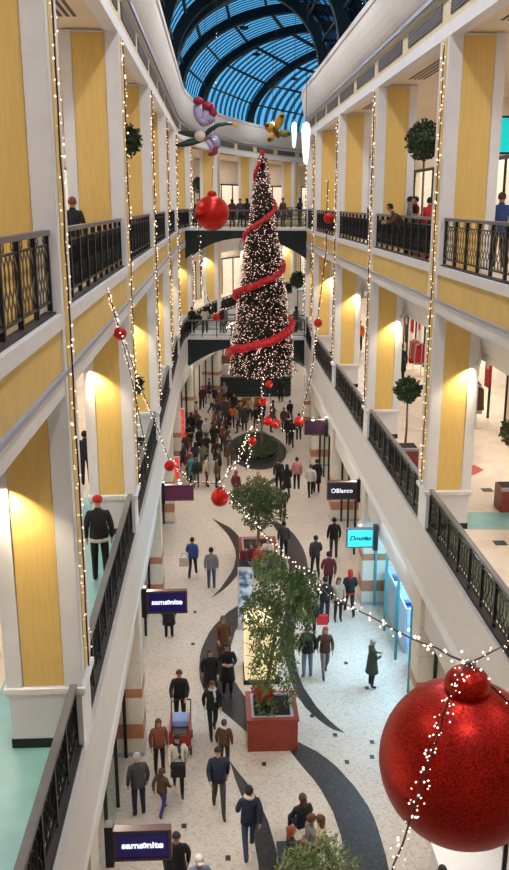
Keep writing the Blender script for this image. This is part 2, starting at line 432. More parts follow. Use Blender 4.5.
def between(a, c, u, t, dr=0): return arc(a, t, dr).lerp(arc(c, t, dr), u)
NA = 28
for rb in RIBS:
    b = MB(); vs = []; fs = []
    for i in range(NA+1):
        t = PI*i/NA
        for du, dr in ((-.20, -.45), (.20, -.45), (.20, -.02), (-.20, -.02)): vs.append(arc(rb, t, dr, du))
    for i in range(NA):
        for j in range(4): fs.append((i*4+j, i*4+(j+1)%4, (i+1)*4+(j+1)%4, (i+1)*4+j))
    fs += [(0,1,2,3), tuple(NA*4+j for j in range(4))]
    b.add(vs, fs); build('rib', b, M_rib, roof)
NPUR = 9
for k in range(0, NPUR+1):
    t = PI*k/NPUR; b = MB()
    for a, c in zip(RIBS, RIBS[1:]):
        vs = []; fs = []
        for u in (0, .5, 1):
            for dt, dr in ((-.011, -.13), (.011, -.13), (.011, 0), (-.011, 0)): vs.append(between(a, c, u, t+dt, dr))
        for i in range(2):
            for j in range(4): fs.append((i*4+j, i*4+(j+1)%4, (i+1)*4+(j+1)%4, (i+1)*4+j))
        b.add(vs, fs)
    build('purlin', b, M_rib, roof)
for q, (a, c) in enumerate(zip(RIBS, RIBS[1:])):
    n = 4 if q == 7 else (14 if q < 7 else 22)
    g1 = MB(); g2 = MB()
    for i in range(n):
        g = g1 if i % 2 else g2
        na = 24; vs = []; fs = []
        for w in range(na+1):
            t = PI*w/na; vs += [between(a, c, i/n, t, .03), between(a, c, (i+1)/n, t, .03)]
        for w in range(na): fs.append((w*2, w*2+1, w*2+3, w*2+2))
        g.add(vs, fs)
    build('glazing', g1, M_roofglass, roof); build('tinted_glazing', g2, M_rooffrost, roof)

# ------------------------------------------------------------------ railings
def railing(s0, s1, off, z, label, h=1.0, cross=False, dark=False, group=None, base=.04):
    e = 1 if off > 0 else -1
    n = max(2, round((s1-s0)/.85)); L = (s1-s0)
    t = thing('balcony_railing', label, 'railing', P((s0+s1)/2, off, z), group)
    b = MB(); b.pbox(s0, s1, off-.05, off+.05, z+h-.06, z+h); build('handrail', b, M_handrail, t)
    b = MB(); b.pbox(s0, s1, off-.015, off+.015, z+h-.19, z+h-.165); b.pbox(s0, s1, off-.02, off+.02, z+base+.06, z+base+.09); build('rail_bar', b, M_iron, t)
    for i in range(n+1):
        s = s0+.03+(L-.06)*i/n
        build('post', MB().pbox(s-.03, s+.03, off-.03, off+.03, z, z+h-.06), M_iron, t)
    b = MB()
    for i in range(n):
        a = s0+L*i/n+.06; w = L/n-.12
        if cross:
            for k in range(4):
                u0 = a+w*(k+.5)/4
                for sg in (-1, 1):
                    b.tube([P(u0+sg*.12*math.cos(q*PI/4*1.0), off, z+base+.08+(h-base-.27)*q/6) for q in range(7)], .009, 4, False)
        else:
            for k in range(6):
                u0 = a+w*(k+.5)/6
                b.tube([P(u0+.05*math.sin(q*PI/3), off, z+base+.08+(h-base-.27)*q/4) for q in range(5)], .013, 4, False)
    for i in range(n*2):
        u = s0+L*(i+.5)/(n*2)
        b.tube([P(u+.055*math.cos(q*PI/3), off, z+h-.11+.05*math.sin(q*PI/3)) for q in range(7)], .008, 4, False)
    build('lattice', b, M_lattice if cross and z > 10 and not dark else M_iron, t)
    b = MB(); b.pbox(s0+.03, s1-.03, off+e*.045, off+e*.055, z+base+.09, z+h-.2)
    if dark: build('backing_panel', b, M_panel, t)
    elif z < 10: build('glass_panel', b, M_tint, t)
    return t
ordn = ['nearest the camera', 'second from the camera', 'third from the camera', 'fourth from the camera', 'fifth from the camera', 'sixth from the camera', 'seventh from the camera', 'eighth from the camera','ninth from the camera']
for side, nm in ((-1, 'left'), (1, 'right')):
    ps = wall_piers(side)[:11]
    for zf, lv in ((12.12, 'top'), (5.99, 'middle')):
        cnt = 0
        for i in range(len(ps)-1):
            a, c = ps[i]+PW, ps[i+1]
            if side > 0 and (c > 62 or c < 12): continue
            if side < 0 and (c > 80): continue
            if side > 0 and i < 1: continue
            railing(a+.01, c-.01, side*(HW+.10), zf, 'black iron lattice railing of the %s-floor gallery, %s wall, bay %s' % (lv, nm, ordn[cnt]), h=.97, cross=(cnt < 3), dark=((cnt > 0 and zf > 10) or (zf < 10 and side < 0)))
            cnt += 1

# ------------------------------------------------------------------ footbridges at the far end
def bridge(s, zf, label, arch):
    t = thing('footbridge', label, 'bridge', P(s+1.3, 0, zf-1))
    # arched dark girder
    for ds, k in ((0, 0), (2.6, 1)):
        b = MB(); vs = []; fs = []; n = 16
        for i in range(n+1):
            o = -HW+2*HW*i/n; u = i/n*2-1
            zb = zf-.35-arch*(abs(u)**2.2)-.18
            for q, z in ((0, zb), (.22, zb), (.22, zf-.12), (0, zf-.12)): vs.append(P(s+ds+q, o, z))
        for i in range(n):
            for j in range(4): fs.append((i*4+j, i*4+(j+1)%4, (i+1)*4+(j+1)%4, (i+1)*4+j))
        fs += [(0,1,2,3), tuple(n*4+j for j in range(4))]
        b.add(vs, fs); build('girder', b, mat('dark_green_girder', (.006,.018,.020), .5), t)
    b = MB(); b.pbox(s-.05, s+2.87, -HW, HW, zf-.12, zf); build('deck', b, M_white, t)
    for ds in (.05, 2.75):
        b = MB(); b.pbox(s+ds-.04, s+ds+.04, -HW, HW, zf+.92, zf+1.0); build('handrail', b, M_handrail, t)
        b = MB()
        for z in (.12, .45, .70): b.pbox(s+ds-.012, s+ds+.012, -HW, HW, zf+z, zf+z+.025)
        build('rail_bar', b, M_iron, t)
        for i in range(9):
            o = -HW+.05+(2*HW-.1)*i/8
            build('post', MB().pbox(s+ds-.025, s+ds+.025, o-.025, o+.025, zf, zf+.92), M_iron, t)
        b = MB(); b.pbox(s+ds-.004, s+ds+.004, -HW+.05, HW-.05, zf+.1, zf+.9); build('glass_panel', b, M_glass, t)
    return t
bridge(49.3, 12.05, 'dark arched footbridge crossing the atrium at the top floor, behind the tree', 1.15)
bridge(49.3, 5.95, 'dark arched footbridge crossing the atrium at the middle floor, behind the tree', 1.25)

# ------------------------------------------------------------------ fairy lights
bulb_me = {}
def bulb_mesh(r, m):
    k = (round(r, 4), m.name)
    if k not in bulb_me:
        me = bpy.data.meshes.new('bulb')
        me.from_pydata([(r,0,0),(-r,0,0),(0,r,0),(0,-r,0),(0,0,r*1.2),(0,0,-r*1.2)], [], [(0,2,4),(2,1,4),(1,3,4),(3,0,4),(2,0,5),(1,2,5),(3,1,5),(0,3,5)])
        me.materials.append(m); bulb_me[k] = me
    return bulb_me[k]
def strand(pts, label, nb, r=.018, wire=.010, jit=.04, sag=0., seg=14, mt=None, group='fairy light strands in the atrium'):
    pts = [Vector(p) for p in pts]; poly = []
    for a, c in zip(pts, pts[1:]):
        for i in range(seg):
            u = i/seg; q = a.lerp(c, u); q.z -= sag*4*u*(1-u); poly.append(q)
    poly.append(pts[-1])
    t = thing('fairy_light_strand', label, 'string lights', pts[0], group)
    wob = [p+Vector((R.uniform(-1,1), R.uniform(-1,1), R.uniform(-1,1)))*jit*.15 for p in poly]
    build('wire', MB().tube(wob, wire, 5), M_wire, t)
    L = [0]
    for a, c in zip(poly, poly[1:]): L.append(L[-1]+(c-a).length)
    for i in range(nb):
        d = L[-1]*(i+R.random())/nb
        j = max(k for k in range(len(L)) if L[k] <= d); j = min(j, len(poly)-2)
        u = (d-L[j])/max(1e-6, L[j+1]-L[j]); q = poly[j].lerp(poly[j+1], u)
        q = q+Vector((R.uniform(-1,1), R.uniform(-1,1), R.uniform(-1,1)))*jit
        o = link('bulb', bulb_mesh(r, mt or M_bulb), t, q-pts[0]); s = R.uniform(.6, 1.3); o.scale = (s, s, s)
    return t
for side, nm in ((-1, 'left'), (1, 'right')):
    ps = wall_piers(side)
    for i, s in enumerate(ps[1:7]):
        x = side*(HW-.09)
        r = .0075+.00042*s
        strand([P(s+.20, x, 16.6), P(s+.18, x, 11.9), P(s+.22, x, 7.0 if side > 0 else 7.1)], 'fairy lights hanging down the pier %s, %s wall' % (ordn[i], nm), 100 if i < 3 else 70, r=r, wire=.012 if i < 2 else .018, jit=.045)

def ball(loc, r, label, mt, cap=True, name='red_bauble', capmat=None, group='red hanging baubles'):
    t = thing(name, label, 'bauble', Vector(loc)-Vector((0,0,r)), group)
    build('sphere', MB().ell(loc, r, 40, 24), mt, t, smooth=True)
    if cap:
        z = r*.93
        b = MB(); b.lathe([(r*.265,z-.12*r),(r*.27,z+.14*r),(r*.255,z+.20*r),(r*.20,z+.27*r),(r*.11,z+.31*r),(.001,z+.32*r)], loc, 24)
        cp = build('neck', b, capmat or mt, t, smooth=True)
        b = MB(); b.tube([Vector(loc)+Vector((r*.07*math.cos(a*PI/6), 0, z+.35*r+r*.07*math.sin(a*PI/6))) for a in range(13)], .006+r*.01, 6); build('ring', b, M_metal, cp)
    return t
# the big bauble near the camera
dB = 6.6; u = ray(462, 761).normalized(); cB = Vector((0,0,CZ))+u*dB
rB = .575
bigball = ball(cB, rB, 'huge glittering red bauble hanging close to the camera at the balcony corner', M_glit)
topB = cB+Vector((0,0,rB*1.32))
anchorR = on_x(509, 640, CX+HW-.02)
swagC = on_y(220, 484, 18.0)
strand([topB, on_x(545, 625, CX+HW-.05)], 'fairy lights rising from the huge bauble to the wall at its side', 34, r=.008, wire=.007, jit=.035)
strand([topB, topB+Vector((.55, -.25, -.52)), topB+Vector((1.3,-.4,-1.4))], 'fairy lights falling behind the huge bauble to the frame edge', 40, r=.008, wire=.007, jit=.03)
fr = Vector((0,0,CZ))+ray(443, 720).normalized()*(dB-.66); fr2 = Vector((0,0,CZ))+ray(388, 885).normalized()*(dB-.9)
strand([topB, Vector((0,0,CZ))+ray(455, 680).normalized()*(dB-.62), fr, Vector((0,0,CZ))+ray(420, 790).normalized()*(dB-.72), fr2], 'fairy lights draped down across the front of the huge bauble', 100, r=.0065, wire=.006, jit=.045, seg=5)
# swag from the big bauble to the mid bauble and on to the left fascia
q1 = Vector((0,0,CZ))+ray(400, 633).normalized()*8.5
q2 = Vector((0,0,CZ))+ray(330, 595).normalized()*11.5
q3 = Vector((0,0,CZ))+ray(270, 540).normalized()*15
strand([topB, q1, q2, q3, swagC], 'fairy lights swooping from the huge bauble up to the small bauble over the walkers', 100, r=.012, wire=.008, jit=.05, seg=5)
aL = on_x(107, 288, CX-HW+.06)
b1 = on_y(119, 327, 16.3); b2 = on_y(169, 459, 17.5)
strand([aL, b1, on_y(140, 385, 16.8), b2, on_y(190, 482, 17.8), swagC], 'fairy lights swooping from the left yellow fascia down past two small baubles', 100, r=.012, wire=.008, jit=.045, seg=4)
strand([aL, on_y(125, 350, 16.0), on_y(136, 400, 15.9), on_y(150, 470, 15.9)], 'fairy lights hanging slack beside the left swag of small baubles', 50, r=.011, wire=.0095, jit=.04, seg=4)
strand([swagC, on_y(235, 465, 22), on_y(246, 440, 30), on_y(252, 425, 36)], 'fairy lights rising from the small bauble above the walkers towards the big tree', 50, r=.018, wire=.0095, jit=.08, seg=4)
ball(on_y(120, 333.5, 16.3), .125, 'small red bauble on the left swag in front of the upper yellow fascia', M_redball, cap=False)
ball(on_y(169.5, 466, 17.5), .115, 'small red bauble on the left swag above the dark projecting sign', M_redball, cap=False)
ball(on_y(220, 497.5, 18.0), .20, 'red bauble at the low point of the swag beside the bushy tree', M_redball)
# second large ball
cb = on_y(212, 213, 30.5); 
ball(cb, .59, 'large red bauble hanging in front of the far top footbridge', M_redball, capmat=M_redball)
strand([cb+Vector((0,0,.80)), on_y(214, 150, 30.5), on_y(216, 60, 30.5), on_y(217,-60,30.5)], 'thin cable with sparse lights holding the large bauble at the far footbridge', 8, r=.02, wire=.008, jit=.01)
# far swags and baubles
for (x, y, Y, r, lb) in [(263,402,38,.19,'orange-red bauble hanging low under the big tree, above the orange display'),
                         (269,384,40,.18,'red bauble hanging just below the right half of the big tree'),
                         (252,441,38,.20,'red bauble hanging over the round planting bed'),
                         (318,323,34,.17,'small red bauble hanging in front of the right middle gallery'),
                         (216,317,44,.19,'small red bauble hanging before the middle footbridge, beside the tree'),
                         (329,218,33,.20,'small red bauble on the right top gallery railing'),
                         (268,421,40,.23,'red bauble in the far cluster over the crowd, its nearer half'),
                         (276,424,41,.24,'red bauble in the far cluster over the crowd, its middle'),
                         (299,421,40,.22,'red bauble at the far right end of the low swag over the crowd'),
                         (372,296,26,.0,'')]:
    if r: ball(on_y(x, y, Y), r, lb, M_redball, cap=False)
strand([on_y(262,372,38), on_y(263,402,38), on_y(258,425,38), on_y(252,441,38), on_y(246,470,37)], 'fairy lights dangling below the big tree over the round bed', 44, r=.024, wire=.02, jit=.07, seg=4)
strand([on_y(270,372,40), on_y(271,420,40), on_y(281,430,40), on_y(290,433,40), on_y(300,424,40), on_y(312,372,38), on_y(317,325,34), on_y(326,250,33), on_y(328,180,33)], 'fairy lights swinging from the tree foot up to the right top gallery', 80, r=.021, wire=.018, jit=.07, seg=3)
strand([on_y(197,205,44), on_y(203,290,44), on_y(216,315,44), on_y(230,305,44)], 'fairy lights swinging from the far top footbridge to the tree by the small bauble', 44, r=.024, wire=.018, jit=.08, seg=4)

# ------------------------------------------------------------------ the big Christmas tree
TX, TY = on_y(262, 300, 46).x, 46.0
tz0, tz1, tr = 4.55, 15.75, 1.56
t = thing('christmas_tree', 'tall slender Christmas tree covered in tiny lights with a red spiral garland', 'christmas tree', (TX, TY, 0))
def crad(u): return tr*(1-u)**.85*(1-.04*math.sin(u*30))+.10*(1-u)+.05
b = MB()
for i in range(7500):
    u = 1-math.sqrt(R.random()); u = R.random()**1.25 if R.random() < .5 else u
    a = R.random()*2*PI; rr = crad(u)*R.uniform(.72, 1.06); z = tz0+(tz1-tz0)*u
    c = Vector((TX+rr*math.cos(a), TY+rr*math.sin(a), z)); d = Vector((math.cos(a), math.sin(a), R.uniform(-.5, .1))).normalized()
    sd = d.cross(Vector((0,0,1))).normalized(); L = R.uniform(.12, .26); w = R.uniform(.03, .07)
    b.add([c-sd*w, c+sd*w, c+d*L, c-d*.05+Vector((0,0,w))], [(0,1,2),(1,3,2),(3,0,2)])
b.lathe([(crad(u)*.80, tz0+(tz1-tz0)*u) for u in [0,.1,.2,.3,.4,.5,.6,.7,.8,.9,.99]], (TX, TY, 0), 20)
build('foliage', b, M_fir, t)
build('trunk_pole', MB().tube([(TX,TY,0),(TX,TY,tz0+.5)], .05, 8), M_bark, t)
bu = []
for i in range(3600):
    u = 1-math.sqrt(R.random()) if i % 3 else R.random(); a = R.random()*2*PI; rr = crad(u)*1.05+.05
    bu.append(Vector((TX+rr*math.cos(a), TY+rr*math.sin(a), tz0+(tz1-tz0)*u)))
bu.sort(key=lambda p: p.y)
for p in bu[:100]:
    link('bulb', bulb_mesh(.028, M_bulbw), t, p-Vector((TX,TY,0)))
b = MB()
for p in bu[100:]:
    r = R.uniform(.014, .031); b.add([p+Vector(q)*r for q in ((1,0,0),(-1,0,0),(0,1,0),(0,-1,0),(0,0,1),(0,0,-1))], [(0,2,4),(2,1,4),(1,3,4),(3,0,4),(2,0,5),(1,2,5),(3,1,5),(0,3,5)])
o = build('bulbs', b, M_bulbw, t); o['kind'] = 'stuff'
# garland: puffy spiral
b = MB(); turns = 3.4; N = 420
for i in range(N):
    u = i/N; uu = .015+.93*u; a = -PI/2-.95*PI+ (u**1.0)*turns*2*PI*1.0
    rr = crad(uu)*1.08+.06; r = .17*(1-uu)+.075
    c = Vector((TX+rr*math.cos(a), TY+rr*math.sin(a), tz0+.25+(tz1-tz0)*uu))
    b.ell(c+Vector((R.uniform(-1,1),R.uniform(-1,1),R.uniform(-1,1)))*r*.25, (r*R.uniform(.8,1.1), r*R.uniform(.8,1.1), r*R.uniform(.8,1.1)), 6, 4)
o = build('garland', b, M_ribbon, t); 
build('top_ornament', MB().ell((TX,TY,tz1+.10), (.12,.12,.2), 10, 6), M_redball, t)

# ------------------------------------------------------------------ plants
def blob_leaves(b, c, r, n, L=.10, w=.03, droop=.3, fill=.45):
    c = Vector(c)
    for i in range(n):
        d = Vector((R.gauss(0,1), R.gauss(0,1), R.gauss(0,1))).normalized(); k = R.uniform(fill, 1)**.6
        p = c+Vector((d.x*r[0]*k, d.y*r[1]*k, d.z*r[2]*k))
        q = Vector((R.gauss(0,1), R.gauss(0,1), R.gauss(0,1)-droop*2)).normalized(); s = q.cross(Vector((R.random(), R.random(), .3))).normalized()
        l = L*R.uniform(.6, 1.3)
        b.add([p, p+q*l*.5+s*w, p+q*l, p+q*l*.5-s*w], [(0,1,2,3)])
def planter_box(x0, x1, y0, y1, h, parent):
    bx = build('planter_box', MB().box(x0, x1, y0, y1, 0, h-.06), M_redbox, parent, bevel=.015)
    b = MB(); b.box(x0-.03, x1+.03, y0-.03, y0+.10, h-.06, h); b.box(x0-.03, x1+.03, y1-.10, y1+.03, h-.06, h)
    b.box(x0-.03, x0+.10, y0+.10, y1-.10, h-.06, h); b.box(x1-.10, x1+.03, y0+.10, y1-.10, h-.06, h)
    build('rim', b, M_redbox, bx)
    b = MB(); b.box(x0+.10, x1-.10, y0+.10, y0+.17, h-.05, h+.006); b.box(x0+.10, x1-.10, y1-.17, y1-.10, h-.05, h+.006)
    b.box(x0+.10, x0+.17, y0+.17, y1-.17, h-.05, h+.006); b.box(x1-.17, x1-.10, y0+.17, y1-.17, h-.05, h+.006)
    build('inner_rim', b, M_rim, bx)
    build('soil', MB().box(x0+.17, x1-.17, y0+.17, y1-.17, h-.10, h-.035), M_soil, parent)
# main ficus
t = thing('potted_ficus', 'tall leafy ficus tree in a large red square planter on the mall floor', 'tree', (1.28, 19.65, 0))
planter_box(.65, 1.91, 19.0, 20.3, .92, t)
b = MB(); trk = [(1.25,19.7,.85),(1.2,19.75,1.6),(1.3,19.7,2.4),(1.4,19.7,3.2),(1.5,19.7,4.2)]
b.tube(trk, [.07,.06,.05,.04,.02], 8)
for k in range(12):
    a = R.random()*2*PI; z = R.uniform(1.8, 3.8); p = Vector((1.35,19.7,z)); b.tube([p, p+Vector((math.cos(a)*.4, math.sin(a)*.4, .3)), p+Vector((math.cos(a)*.8, math.sin(a)*.7, .45))], [.025,.018,.008], 5)
build('trunk', b, M_bark, t)
b = MB()
for (px_, py_, Y, rx, rz, n) in [(283,590,19.9,.72,.55,1500),(262,612,19.6,.55,.5,900),(303,585,20.1,.50,.42,800),(275,640,19.5,.60,.45,700),(296,625,19.9,.42,.5,500),(305,605,19.8,.35,.4,350),
                             (262,672,19.5,.36,.40,400),(285,668,19.8,.36,.40,330),(270,565,19.8,.45,.35,450),(290,690,19.7,.20,.25,100),(268,700,19.6,.3,.25,150)]:
    c = on_y(px_, py_, Y); blob_leaves(b, c, (rx, .75, rz), n, .13, .026, .6)
build('foliage', b, M_leafA, t)
# bushy tree further back
t = thing('potted_ficus', 'round bushy tree in a low planter, in front of the round planting bed', 'tree', (1.45, 31, 0))
planter_box(.75, 2.15, 30.3, 31.7, .75, t)
b = MB(); b.tube([(1.45,31,.7),(1.5,31,1.6),(1.45,31,2.6)], [.08,.06,.04], 8); build('trunk', b, M_bark, t)
b = MB()
for (x, y, rx, rz, n) in [(250,500,.75,.5,1100),(268,497,.65,.5,900),(258,518,.6,.45,700),(243,495,.5,.4,450),(275,512,.45,.4,350),(257,485,.5,.3,400)]:
    blob_leaves(b, on_y(x, y, 31), (rx, .7, rz), n, .13, .035, .2)
build('foliage', b, mat('olive_leaf', (.05,.08,.03), .5, col2=(.12,.15,.06), scale=9), t)
# pale bush at the bottom
t = thing('potted_bush', 'feathery pale green bush in a red planter behind the bench at the frame bottom', 'tree', (1.65, 12.6, 0))
planter_box(1.0, 2.3, 11.9, 13.2, .85, t)
b = MB(); b.tube([(1.65,12.6,.8),(1.65,12.6,1.9)], [.06,.03], 8); build('trunk', b, M_bark, t)
b = MB()
for (x, y, rx, rz, n) in [(300,866,.35,.35,600),(325,858,.38,.40,700),(345,872,.30,.3,450),(290,880,.32,.35,400),(318,885,.5,.5,700)]:
    blob_leaves(b, on_y(x, y, 12.6), (rx, .45, rz), n, .14, .014, -.1)
build('foliage', b, M_leafC, t)
# gallery topiary trees
def topiary(p, zc, r, pot, label, mt=M_leafB, box=True):
    t = thing('topiary_tree', label, 'tree', p)
    p = Vector(p)
    if box:
        bb = MB(); s = pot; bb.box(p.x-s, p.x+s, p.y-s, p.y+s, p.z, p.z+.62); bx = build('planter_box', bb, M_redbox, t, bevel=.01)
        bb = MB(); bb.box(p.x-s*.9, p.x+s*.9, p.y-s*.9, p.y+s*.9, p.z+.60, p.z+.63); build('soil', bb, M_soil, t)
        bb = MB(); bb.box(p.x-s-.02, p.x+s+.02, p.y-s-.02, p.y-s+.05, p.z+.56, p.z+.64); build('rim', bb, M_rim, bx)
    b = MB(); b.tube([p+Vector((0,0,.6)), p+Vector((.02,0,1.2)), Vector((p.x,p.y,zc))], [.035,.03,.025], 7); build('trunk', b, M_bark, t)
    b = MB(); blob_leaves(b, (p.x,p.y,zc), (r, r, r*1.02), int(900+1200*r), .11, .035, 0, .3); b.ell((p.x,p.y,zc), r*.7, 12, 8); build('foliage', b, mt, t)
    return t
topiary((5.56, 24, 11.94), 15.0, .50, .3, 'ball-shaped tree on a thin trunk on the right top gallery')
topiary((5.42, 24, 5.95), 8.24, .36, .34, 'small ball-shaped tree in a red box on the right middle gallery', mat('green_leaf', (.02,.05,.02), .5, col2=(.05,.10,.04), scale=12))
topiary((-2.45, 25, 11.94), 15.05, .42, .3, 'ball-shaped tree on the left top gallery between yellow piers')
topiary((-2.45, 24.5, 5.95), 8.35, .30, .3, 'ball-shaped tree on the left middle gallery between yellow piers')
topiary((7.3, 20.3, 5.95), 7.95, .33, .30, 'olive ball-shaped tree in a pot by the shops of the right middle gallery', mat('olive_leaf2', (.06,.08,.02), .5, col2=(.12,.14,.05)))
topiary((4.9, 49.4+3.6, 5.95), 8.9, .50, .3, 'dark ball-shaped tree at the far corner beyond the middle footbridge')
q = P(60, -HW-1.4, 11.94); topiary(q, 14.6, .55, .3, 'dark shrub tree on the far top gallery behind the footbridge')
# oval planting bed
pc = on_z(257, 450, 0)
t = thing('planting_bed', 'oval bed of low green plants with a wide dark rim under the big tree', 'planting bed', (pc.x, pc.y, 0))
def oval(b):
    b.v = [(x, pc.y+(y-pc.y)*2.3, z) for x, y, z in b.v]; return b
b = MB(); b.lathe([(1.62,0),(1.62,.04),(1.55,.05),(1.20,.05),(1.20,.0)], pc, 48); build('dark_rim', oval(b), M_dark, t)
b = MB(); b.lathe([(1.20,.0),(1.20,.18),(1.13,.18),(1.13,.02)], pc, 48); build('curb', oval(b), mat('dark_curb',(.03,.03,.03),.5), t)
b = MB(); b.lathe([(1.13,.02),(1.13,.12),(.01,.14)], pc, 30); build('soil', oval(b), M_soil, t)
b = MB()
for i in range(4600):
    a = R.random()*2*PI; rr = 1.1*math.sqrt(R.random()); p = Vector((pc.x+rr*math.cos(a), pc.y+2.3*rr*math.sin(a), R.uniform(.12,.38)))
    d = Vector((R.gauss(0,1),R.gauss(0,1),abs(R.gauss(0,1))+.5)).normalized(); s_ = d.cross(Vector((1,.3,0))).normalized()
    b.add([p, p+d*.09+s_*.035, p+d*.19, p+d*.09-s_*.035], [(0,1,2,3)])
build('low_plants', b, mat('bed_leaf', (.04,.07,.03), .6, col2=(.13,.17,.09), scale=9), t)

# ------------------------------------------------------------------ projecting signs
def text_mesh(txt, size, shear=0, offset=0.0, space=1.0):
    cu = bpy.data.curves.new('t', 'FONT'); cu.body = txt; cu.size = size; cu.align_x = 'CENTER'; cu.align_y = 'CENTER'
    cu.extrude = .006; cu.shear = shear; cu.offset = offset; cu.space_character = space
    o = bpy.data.objects.new('t', cu); C.objects.link(o)
    dg = bpy.context.evaluated_depsgraph_get(); me = bpy.data.meshes.new_from_object(o.evaluated_get(dg))
    bpy.data.objects.remove(o); return me
def sign(x0, x1, z0, z1, Y, label, txt, face, tmat, side, size, frame=.05, shear=0, offset=0, star=False, space=1.0, wide=1.0):
    w = x1-x0; h = z1-z0; c = Vector(((x0+x1)/2, Y, z0))
    t = thing('shop_sign', label, 'sign', (c.x, Y, z0))
    fm = MB(); f = frame
    fm.box(x0, x1, Y, Y+.16, z0, z0+f); fm.box(x0, x1, Y, Y+.16, z1-f, z1); fm.box(x0, x0+f, Y, Y+.16, z0+f, z1-f); fm.box(x1-f, x1, Y, Y+.16, z0+f, z1-f)
    build('frame', fm, M_signframe if face != M_signteal else mat('slate_frame', (.06,.10,.12), .4), t)
    fc = build('face', MB().box(x0+f, x1-f, Y+.02, Y+.14, z0+f, z1-f), face, t)
    b = MB()
    xa = x0 if side < 0 else x1
    b.box(min(xa, xa+side*.14), max(xa, xa+side*.14), Y-.02, Y+.18, z0-.10, z1+.10); build('bracket', b, M_iron, t)
    me = text_mesh(txt, size, shear, offset, space); me.materials.clear(); me.materials.append(tmat)
    o = link('lettering', me, fc, (0, Y+.012-0, z0+h/2-z0))
    o.location = Vector(((x0+x1)/2-c.x, .012, h/2)); o.rotation_euler = (PI/2, 0, 0); o.scale = (wide, 1, 1)
    if star:
        b = MB(); cc = Vector(((x0+x1)/2+w*.035, Y+.006, z0+h/2)); n = 16
        pts = []
        for i in range(n):
            r = size*(.34 if i % 4 == 0 else .26); pts.append(cc+Vector((r*math.cos(2*PI*i/n), 0, r*math.sin(2*PI*i/n))))
        vs = pts+[p+Vector((0,.012,0)) for p in pts]; inn = [cc+Vector((size*.10*math.cos(2*PI*i/n), 0, size*.10*math.sin(2*PI*i/n))) for i in range(n)]
        b.add(pts+inn+[p+Vector((0,.012,0)) for p in pts], [(i, (i+1)%n, n+(i+1)%n, n+i) for i in range(n)]+[(i, i+2*n, (i+1)%n+2*n, (i+1)%n) for i in range(n)])
        build('emblem', b, tmat, fc)
    return t
def sgn(px0, py0, px1, py1, Y, *a, **k):
    p = on_y(px0, py1, Y); q = on_y(px1, py0, Y); sign(p.x, q.x, p.z, q.z, Y, *a, **k)
sgn(114, 830, 171, 862, 12.6, 'navy lit shop sign reading samsonite, at the lower frame edge', 'sams nite', M_signnavy, M_signtext, -1, .17, star=True, wide=1.12, offset=.004)
sgn(147, 591, 187, 614, 20.8, 'navy lit shop sign reading samsonite, above the dark legs of a walker', 'sams nite', M_signnavy, M_signtext, -1, .19, star=True, wide=1.12, offset=.004)
sgn(165, 485, 193.5, 501, 29.5, 'dark maroon sign with a small bright light above it, left wall', '', mat('maroon_sign_face', (.09,.02,.05), .3, emit=.1, ecol=(.2,.02,.1)), M_signtext, -1, .1)
sgn(346.5, 529, 374, 548, 24.9, 'bright turquoise shop sign with dark flowing letters reading Douglas', 'Douglas', M_signteal, mat('dark_teal_letters', (.0,.02,.025), .7, spec=.1), 1, .205, frame=.035, shear=.35, offset=.004)
sgn(327, 482, 357, 500, 28.7, 'dark shop sign with thin white letters, on the wall beyond the turquoise one', 'OBlanco', M_signdark, M_signtext, 1, .22, frame=.04)
sgn(304.5, 420, 325, 435, 37.6, 'small dark sign below a white light at the far right shops', '', mat('plum_sign_face', (.05,.02,.05), .3), M_signtext, 1, .1)
for (x, y, Y, lb) in [(180,483,29.4,'small white spotlight above the maroon sign'),(313,420,37.5,'small white spotlight above the small far sign'),(360,525,24.8,'small white spotlight above the turquoise sign')]:
    p = on_y(x, y, Y); t = thing('spotlight', lb, 'lamp', p)
    build('housing', MB().lathe([(.05,0.02),(.07,.10),(.03,.14)], p, 12), M_metal, t); build('lens', MB().ell(p, (.06,.06,.03), 10, 6), M_lamp, t)

# ------------------------------------------------------------------ hanging decorations
def petal(b, c, d, L, w, th=.05, bend=0.):
    c = Vector(c); d = Vector(d).normalized(); s = d.cross(Vector((0,1,0)));
    if s.length < .1: s = Vector((1,0,0))
    s.normalize(); n = s.cross(d); rings = []; K = 8
    vs = []; fs = []
    for i in range(K+1):
        u = i/K; ww = w*math.sin(PI*min(.999, .06+.88*u))**.7; p = c+d*L*u+n*bend*L*u*u
        for j in range(8):
            a = 2*PI*j/8; vs.append(p+s*ww*math.cos(a)+n*th*math.sin(a)*(.4+math.sin(PI*u)))
    for i in range(K):
        for j in range(8): fs.append((i*8+j, i*8+(j+1)%8, (i+1)*8+(j+1)%8, (i+1)*8+j))
    fs += [tuple(range(7,-1,-1)), tuple(K*8+j for j in range(8))]; b.add(vs, fs)
Yd = 44.0
c0 = on_y(205, 128, Yd)
k = Yd/894.
t = thing('hanging_flower_figure', 'large hanging lilac and red flower decoration with long dark green leaves, upper left', 'decoration', on_y(206, 150, Yd))
M_lil = mat('lilac_petal', (.26,.22,.42), .5, col2=(.42,.36,.55), scale=4); M_redp = mat('red_petal_tip', (.30,.01,.04), .4); M_dleaf = mat('dark_green_long_leaf', (.012,.03,.022), .4)
def dv(x0,y0,x1,y1,dy=0): a = on_y(x0,y0,Yd); c = on_y(x1,y1,Yd+dy); return a, c-a
for x0,y0,x1,y1,w in ((201,124,196,103,5),(206,126,206,106,6.5),(209,124,214,110,4.5),(206,126,199,118,4),(212,136,219,148,4.5),(207,140,216,152,3.2)):
    a, d = dv(x0,y0,x1,y1); b = MB(); petal(b, a, d, d.length, w*k, .22, .1); build('petal', b, M_lil, t, smooth=True)
